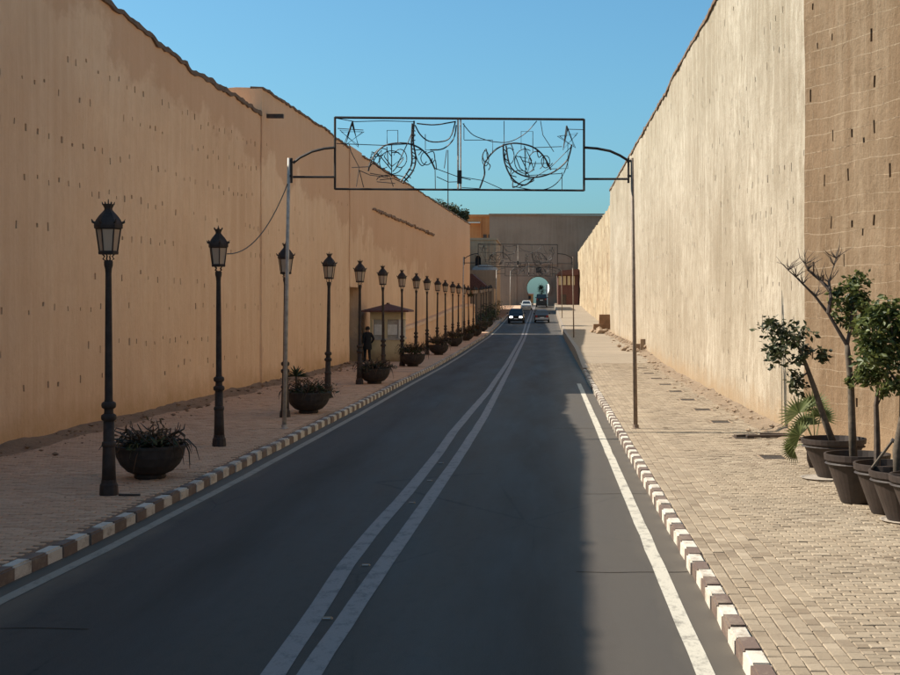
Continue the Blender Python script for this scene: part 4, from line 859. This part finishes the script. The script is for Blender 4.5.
def person(loc, rz):
    J = {'pel': (0, 0, .92), 'wai': (0, .01, 1.06), 'che': (0, .02, 1.27), 'nek': (0, .02, 1.42), 'hd0': (0, -.0, 1.50), 'hd1': (0, -.01, 1.60), 'hd2': (0, -.005, 1.66),
         'lhp': (-.10, 0, .86), 'lkn': (-.10, -.03, .48), 'lan': (-.11, .02, .09), 'lto': (-.12, -.13, .04), 'rhp': (.10, 0, .86), 'rkn': (.10, -.06, .48), 'ran': (.11, -.03, .09), 'rto': (.13, -.18, .04),
         'lsh': (-.18, .02, 1.35), 'lel': (-.30, .06, 1.10), 'lwr': (-.23, -.08, .92), 'lha': (-.20, -.13, .86), 'rsh': (.18, .02, 1.35), 'rel': (.22, .06, 1.08), 'rwr': (.22, -.02, .84), 'rha': (.22, -.05, .77)}
    rad = {'pel': .165, 'wai': .145, 'che': .165, 'nek': .06, 'hd0': .075, 'hd1': .10, 'hd2': .075, 'lhp': .105, 'lkn': .075, 'lan': .052, 'lto': .045, 'rhp': .105, 'rkn': .075, 'ran': .052, 'rto': .045,
           'lsh': .075, 'lel': .055, 'lwr': .04, 'lha': .035, 'rsh': .075, 'rel': .055, 'rwr': .04, 'rha': .035}
    E = [('pel', 'wai'), ('wai', 'che'), ('che', 'nek'), ('nek', 'hd0'), ('hd0', 'hd1'), ('hd1', 'hd2'), ('pel', 'lhp'), ('lhp', 'lkn'), ('lkn', 'lan'), ('lan', 'lto'), ('pel', 'rhp'), ('rhp', 'rkn'), ('rkn', 'ran'), ('ran', 'rto'),
         ('che', 'lsh'), ('lsh', 'lel'), ('lel', 'lwr'), ('lwr', 'lha'), ('che', 'rsh'), ('rsh', 'rel'), ('rel', 'rwr'), ('rwr', 'rha')]
    names = list(J); me = bpy.data.meshes.new('body'); me.from_pydata([J[n] for n in names], [(names.index(a), names.index(b)) for a, b in E], [])
    o = bpy.data.objects.new('body', me); COL.objects.link(o); o.modifiers.new('s', 'SKIN')
    sk = me.skin_vertices[0].data
    for i, n in enumerate(names): sk[i].radius = (rad[n], rad[n]); sk[i].use_root = n == 'pel'
    o.modifiers.new('u', 'SUBSURF').levels = 2
    bpy.context.view_layer.update(); dg = bpy.context.evaluated_depsgraph_get(); fin = bpy.data.meshes.new_from_object(o.evaluated_get(dg)); bpy.data.objects.remove(o)
    bm = bmesh.new(); bm.from_mesh(fin)
    for hand, s in (('lha', -1), ('rha', 1)):                      # five fingers each, rooted in the palm
        c = Vector(J[hand])
        for q in range(5):
            ln = (.05, .075, .082, .076, .06)[q]; off = Vector(((-.3*s if q == 0 else .0)*.08, (q-2.2)*.017, 0)); d = Vector((0, -.4, -1)).normalized() if q else Vector((-s*.5, -.7, -.5)).normalized()
            tb = MB().tube([c+off, c+off+d*ln*.6, c+off+d*ln+Vector((-s*.012, 0, .004))], [.010, .009, .006], 6)
            vs = [bm.verts.new(v) for v in tb.v]
            for f in tb.f: bm.faces.new([vs[i] for i in f])
    for q in ((-.032, -.098, 1.60), (.032, -.098, 1.60), (0, -.115, 1.575), (-.1, 0, 1.59), (.1, 0, 1.59)):   # eyes, nose, ears
        r_ = bmesh.ops.create_icosphere(bm, subdivisions=1, radius=.018, matrix=Matrix.Translation(q))
    bm.to_mesh(fin); bm.free(); fin.materials.clear()
    for m_ in ('cloth_black', 'skin'): fin.materials.append(M[m_])
    for p in fin.polygons:
        z = p.center.z; p.use_smooth = True; p.material_index = 1 if z > 1.44 or (abs(p.center.x) > .17 and z < .90 and z > .6) else 0
    t = empty('person', loc, rz); link(bpy.data.objects.new('body', fin), t)
    hr = MB().lathe([(.0, 1.725), (.06, 1.715), (.098, 1.67), (.112, 1.61), (.108, 1.55)], 14, (0, .018, 0), cap=False); hr.build('hair', 'hair', t, True)
    ct = MB().lathe([(.125, 1.43), (.19, 1.37), (.185, 1.2), (.175, 1.05), (.20, .85), (.215, .62), (.205, .60)], 18, (0, .005, 0), cap=False)
    ct.v = [(x, y*.72, z) for x, y, z in ct.v]; ct.build('long_coat', 'cloth_black', t, True)
    return t
pp = at(367.5, 361.5, 67.6)
tag(person((pp.x, 67.6, .155), R(205)), 'person in dark clothes standing at the left side of the guard booth', 'person')

# ------------------------------------------------------------------ cars
def car(body, st, cab, wheels, front_lights, rear, width_plate=.5, pale_bumper=False):
    """st: stations (y, z_bottom, z_top, half width); cab: roof line (y0b,y0t,y1t,y1b,zb,zt,wb,wt). Front is -Y."""
    t = empty('car'); m = MB(); K = 8
    for (y, zb, zt, hw) in st:
        m.v += [(-hw*.92, y, zb), (-hw, y, zb+.12), (-hw, y, (zb+zt)/2+.08), (-hw*.93, y, zt), (hw*.93, y, zt), (hw, y, (zb+zt)/2+.08), (hw, y, zb+.12), (hw*.92, y, zb)]
    for i in range(len(st)-1):
        for q in range(K): m.f.append((i*K+q, i*K+(q+1) % K, (i+1)*K+(q+1) % K, (i+1)*K+q))
    m.f += [tuple(range(K)), tuple((len(st)-1)*K+q for q in range(K))]; b = m.build('body', body, t)
    y0b, y0t, y1t, y1b, zb, zt, wb, wt = cab
    P = [Vector(p) for p in ((-wb, y0b, zb), (wb, y0b, zb), (wb, y1b, zb), (-wb, y1b, zb), (-wt, y0t, zt), (wt, y0t, zt), (wt, y1t, zt), (-wt, y1t, zt))]
    cb = MB().add(P+[Vector((-wt*.85, y0t+.15, zt+.05)), Vector((wt*.85, y0t+.15, zt+.05)), Vector((wt*.85, y1t-.15, zt+.05)), Vector((-wt*.85, y1t-.15, zt+.05))], [(0, 1, 5, 4), (1, 2, 6, 5), (2, 3, 7, 6), (3, 0, 4, 7), (4, 5, 9, 8), (5, 6, 10, 9), (6, 7, 11, 10), (7, 4, 8, 11), (8, 9, 10, 11)])
    cb.build('cabin', body, t)
    for nm, q in (('windscreen', (0, 1, 5, 4)), ('side_window', (1, 2, 6, 5)), ('rear_window', (2, 3, 7, 6)), ('side_window', (3, 0, 4, 7))):
        c = sum((P[i] for i in q), Vector())/4; nn = (P[q[1]]-P[q[0]]).cross(P[q[3]]-P[q[0]]).normalized(); pts = [c+(P[i]-c)*.86+nn*.012 for i in q]; pb_ = [p-nn*.03 for p in pts]
        MB().add(pts+pb_, [(0, 1, 2, 3), (7, 6, 5, 4), (0, 4, 5, 1), (1, 5, 6, 2), (2, 6, 7, 3), (3, 7, 4, 0)]).build(nm, 'car_glass', t)
    for y, r in wheels:
        for s in (-1, 1):
            hw = max(q[3] for q in st); w_ = MB(); prof = [(r*.62, -.10), (r*.95, -.10), (r, -.06), (r, .06), (r*.95, .10), (r*.62, .10)]; w_.lathe(prof, 18, cap=False); w_.v = [(s*(hw-.08)+z, y+a, r+b_) for a, b_, z in w_.v]
            o = w_.build('wheel', 'tyre', t); rm = MB().lathe([(.02, .07), (r*.3, .085), (r*.62, .05), (r*.62, -.05)], 14); rm.v = [(s*(hw-.08)+s*z, y+a, r+b_) for a, b_, z in rm.v]; rm.build('rim', 'rim', o)
    yf, yr = st[0][0], st[-1][0]; hwf, hwr = st[0][3], st[-1][3]; zl = st[0][2]-.16; zr = st[-1][2]-.18
    for s in (-1, 1):
        MB().box((s*hwf*.70, yf-.0, zl), (.34, .10, .16)).build('headlight', front_lights, t)
        MB().box((s*hwr*.80, yr, zr), (.22, .08, .24)).build('tail_light', 'tail_red', t)
        MB().box((s*(wb+.14), y0b+.32, zb+.10), (.20, .10, .15)).build('mirror', body, t)
    MB().box((0, yf-.01, zl-.02), (hwf*.75, .05, .13)).build('grille', 'dark_void', t); MB().box((0, yf-.02, st[0][1]+.16), (width_plate, .04, .11)).build('number_plate', 'plate', t)
    MB().box((0, yr+.02, zr-.16), (width_plate, .04, .12)).build('number_plate', 'plate', t)
    MB().box((0, yr+.03, st[-1][1]+.14), (hwr*1.9, .12, .22)).build('rear_bumper', 'bumper_pale' if pale_bumper else body, t); MB().box((0, yf-.03, st[0][1]+.06), (hwf*1.85, .12, .14)).build('front_bumper', body, t)
    return t
suv_st = [(-2.15, .38, .90, .80), (-1.95, .30, 1.02, .90), (-1.0, .26, 1.10, .94), (.6, .26, 1.12, .94), (1.9, .30, 1.10, .92), (2.1, .40, 1.05, .86)]
sed_st = [(-2.1, .34, .70, .76), (-1.9, .26, .82, .85), (-.9, .22, .92, .88), (.7, .22, .98, .88), (1.8, .26, .98, .86), (2.05, .34, .92, .80)]
c1 = car('car_black', suv_st, (-1.05, -.35, 1.75, 2.0, 1.10, 1.68, .85, .68), [(-1.35, .36), (1.35, .36)], 'headlight', True); c1.location = (-3.38, 165, g(165))
tag(c1, 'black sport utility car with bright headlights coming towards the camera', 'car')
c2 = car('car_grey', sed_st, (-1.0, -.2, 1.1, 1.75, .96, 1.46, .78, .60), [(-1.3, .31), (1.3, .31)], 'rim', True, pale_bumper=True); c2.location = (-.37, 166, g(168)); c2.rotation_euler = (0, 0, R(180)); 
for ch in c2.children: pass
tag(c2, 'dark small car with a pale rear bumper driving away towards the gate', 'car')
c2.location.y = 168
c3 = car('car_white', sed_st, (-1.0, -.2, 1.1, 1.75, .96, 1.46, .78, .60), [(-1.3, .31), (1.3, .31)], 'rim', True); c3.location = (-3.0, 226, g(226)); tag(c3, 'small white car coming out of the gate on the left lane', 'car')
van_st = [(-2.5, .4, 1.2, .85), (-2.3, .3, 1.4, .92), (-1.2, .28, 1.55, .95), (1.5, .28, 1.6, .95), (2.45, .3, 1.6, .95), (2.5, .4, 1.55, .92)]
c4 = car('car_black', van_st, (-1.7, -1.1, 2.4, 2.46, 1.56, 2.2, .88, .8), [(-1.6, .36), (1.5, .36)], 'rim', True); c4.location = (-.6, 243, g(243)); c4.rotation_euler = (0, 0, R(180)); tag(c4, 'dark van driving into the gate arch', 'van')

# ------------------------------------------------------------------ rubble and small things
def rubble(name_lab, c, spread, n, szr, seed, extra=()):
    rr = random.Random(seed); t = tag(empty('rubble_pile', c), name_lab, 'rubble')
    for i in range(n):
        s = rr.uniform(*szr); bm = bmesh.new(); bmesh.ops.create_icosphere(bm, subdivisions=1, radius=1)
        for v in bm.verts: v.co = Vector((v.co.x*s*rr.uniform(.8, 1.2), v.co.y*s*rr.uniform(.8, 1.2), v.co.z*s*.7*rr.uniform(.7, 1.2)))
        me = bpy.data.meshes.new('stone'); bm.to_mesh(me); bm.free(); me.materials.append(M['stone'])
        inst(me, 'stone', t, (rr.gauss(0, spread[0]), rr.gauss(0, spread[1]), s*.35+abs(rr.gauss(0, .1))*(1 if i > n*.5 else 0)), rz=rr.uniform(0, 6))
    for (dx, dy, dz, a, b, c_, rz, m_) in extra:
        MB().box((0, 0, 0), (a, b, c_), taper=.9).build('block', m_, t).location = (dx, dy, dz); 
    return t
p = at(638, 363, 75); rubble('small heap of broken stones at the foot of the pale rampart', (4.75, 74, rp(74)), (.38, .5, .1), 22, (.06, .17), 3, ((.42, -.1, .32, .30, .3, .62, .2, 'stone'), (.2, .1, .2, .4, .4, .35, .5, 'stone')))
rubble('larger heap of rubble with a reddish block at the end of the pale rampart', (5.0, 118, rp(118)), (.7, 2.6, .1), 40, (.12, .38), 8, ((.1, .8, .75, 1.1, 1.0, 1.5, .2, 'bank_earth'), (-.5, .2, .35, .9, .8, .7, .6, 'bank_earth')))
for i, (x, y) in enumerate([(-2.07, 13.3), (-2.05, 16.0), (-2.0, 21.0), (-1.95, 23.6), (-1.95, 26.2)]):
    t = empty('road_stud', (x, y, .0)); MB().box((0, 0, .008), (.11, .07, .016), taper=.7).build('body', 'brass', t); MB().box((0, -.033, .011), (.07, .01, .008)).build('reflector', 'bumper_pale', t)
    tag(t, ['flat brass road stud between the centre lines, nearest the camera', 'second road stud between the centre lines', 'third road stud between the centre lines', 'fourth road stud between the centre lines', 'farthest road stud between the centre lines'][i], 'road stud', 'road studs between the centre lines')
# a dry twig lying by the nearest lamp, and boards on the right pavement
tag(MB().tube([(-6.30, 20.7, .165), (-6.14, 20.65, .17), (-5.98, 20.69, .165)], .018, 5).build('twig', 'dead_bark'), 'dark stick lying on the pavement beside the nearest lamp', 'stick')
pl_ = tag(empty('loose_planks', (4.9, 29.6, .16)), 'dark loose planks lying by the foot of the pale rampart', 'planks')
for i, (dx, dy, ln, rz) in enumerate(((-.1, 0, 1.1, .1), (.15, .35, .9, -.15), (-.65, .1, .5, .4))): MB().box((0, 0, 0), (ln, .12, .05)).build('plank', 'door_wood', pl_).location = (dx, dy, .03); pl_.children[-1].rotation_euler = (0, 0, rz)

# loose pebbles along the sunny wall and fallen leaves round the pots and planters
def scatter(name, pts, fn, mat, label, seed, cat):
    rr = random.Random(seed); V = []; F = []
    for p in pts(rr): fn(rr, Vector(p), V, F)
    me = bpy.data.meshes.new(name); me.from_pydata(V, [], F); me.materials.append(M[mat])
    return tag(link(bpy.data.objects.new(name, me)), label, cat, kind='stuff')
def pebble(rr, p, V, F):
    s = rr.choice((.01, .014, .018, .025, .03, .055))*rr.uniform(.7, 1.3)*(1+p.y/140); k0 = len(V)
    for d in ((1, 0, 0), (0, 1, 0), (-1, 0, 0), (0, -1, 0)): V.append(p+Vector((d[0]*s*rr.uniform(.7, 1.3), d[1]*s*rr.uniform(.7, 1.3), s*.3)))
    V.append(p+Vector((0, 0, s*.75))); V.append(p-Vector((0, 0, s*.2)))
    for i in range(4): F.append((k0+i, k0+(i+1) % 4, k0+4)); F.append((k0+(i+1) % 4, k0+i, k0+5))
def litter(rr, p, V, F):
    s = rr.uniform(.03, .06); a = rr.uniform(0, 6.3); d = Vector((math.cos(a), math.sin(a), rr.uniform(-.1, .3)))*s; b = Vector((-math.sin(a), math.cos(a), rr.uniform(-.3, .3)))*s*.3; k0 = len(V)
    V.extend([p, p+d*.5+b, p+d, p+d*.5-b]); F.append((k0, k0+1, k0+2)); F.append((k0, k0+2, k0+3))
def pts_r(rr):
    for _ in range(520):
        y = rr.uniform(28, 112); x = XR-abs(rr.gauss(0, .38))-.05; yield (x, y, rp(y)+.10*max(0, 1-(XR-x)/.6)+.006)
def pts_l(rr):
    for _ in range(380):
        y = rr.uniform(22, 66); x = XL(y)+abs(rr.gauss(0, .5))+.05; yield (x, y, .158+.10*max(0, 1-(x-XL(y))/.6))
def pts_f(rr):
    for _ in range(260): yield (rr.gauss(4.4, .6), rr.gauss(21, 2.6), .156)
    for _ in range(60): yield (rr.gauss(-6.45, .35), rr.gauss(22.8, 1.2), .156)
    for _ in range(50): yield (rr.gauss(-6.3, .3), rr.gauss(36.3, 1.5), .156)
scatter('pebbles', pts_r, pebble, 'stone', 'loose pebbles and crumbs at the foot of the sunny rampart', 5, 'pebbles')
scatter('pebbles', pts_l, pebble, 'bank_earth', 'loose crumbs of earth at the foot of the shaded rampart', 6, 'pebbles')
scatter('fallen_leaves', pts_f, litter, 'leaf_dry', 'dry fallen leaves scattered round the pots and planters', 7, 'leaves')
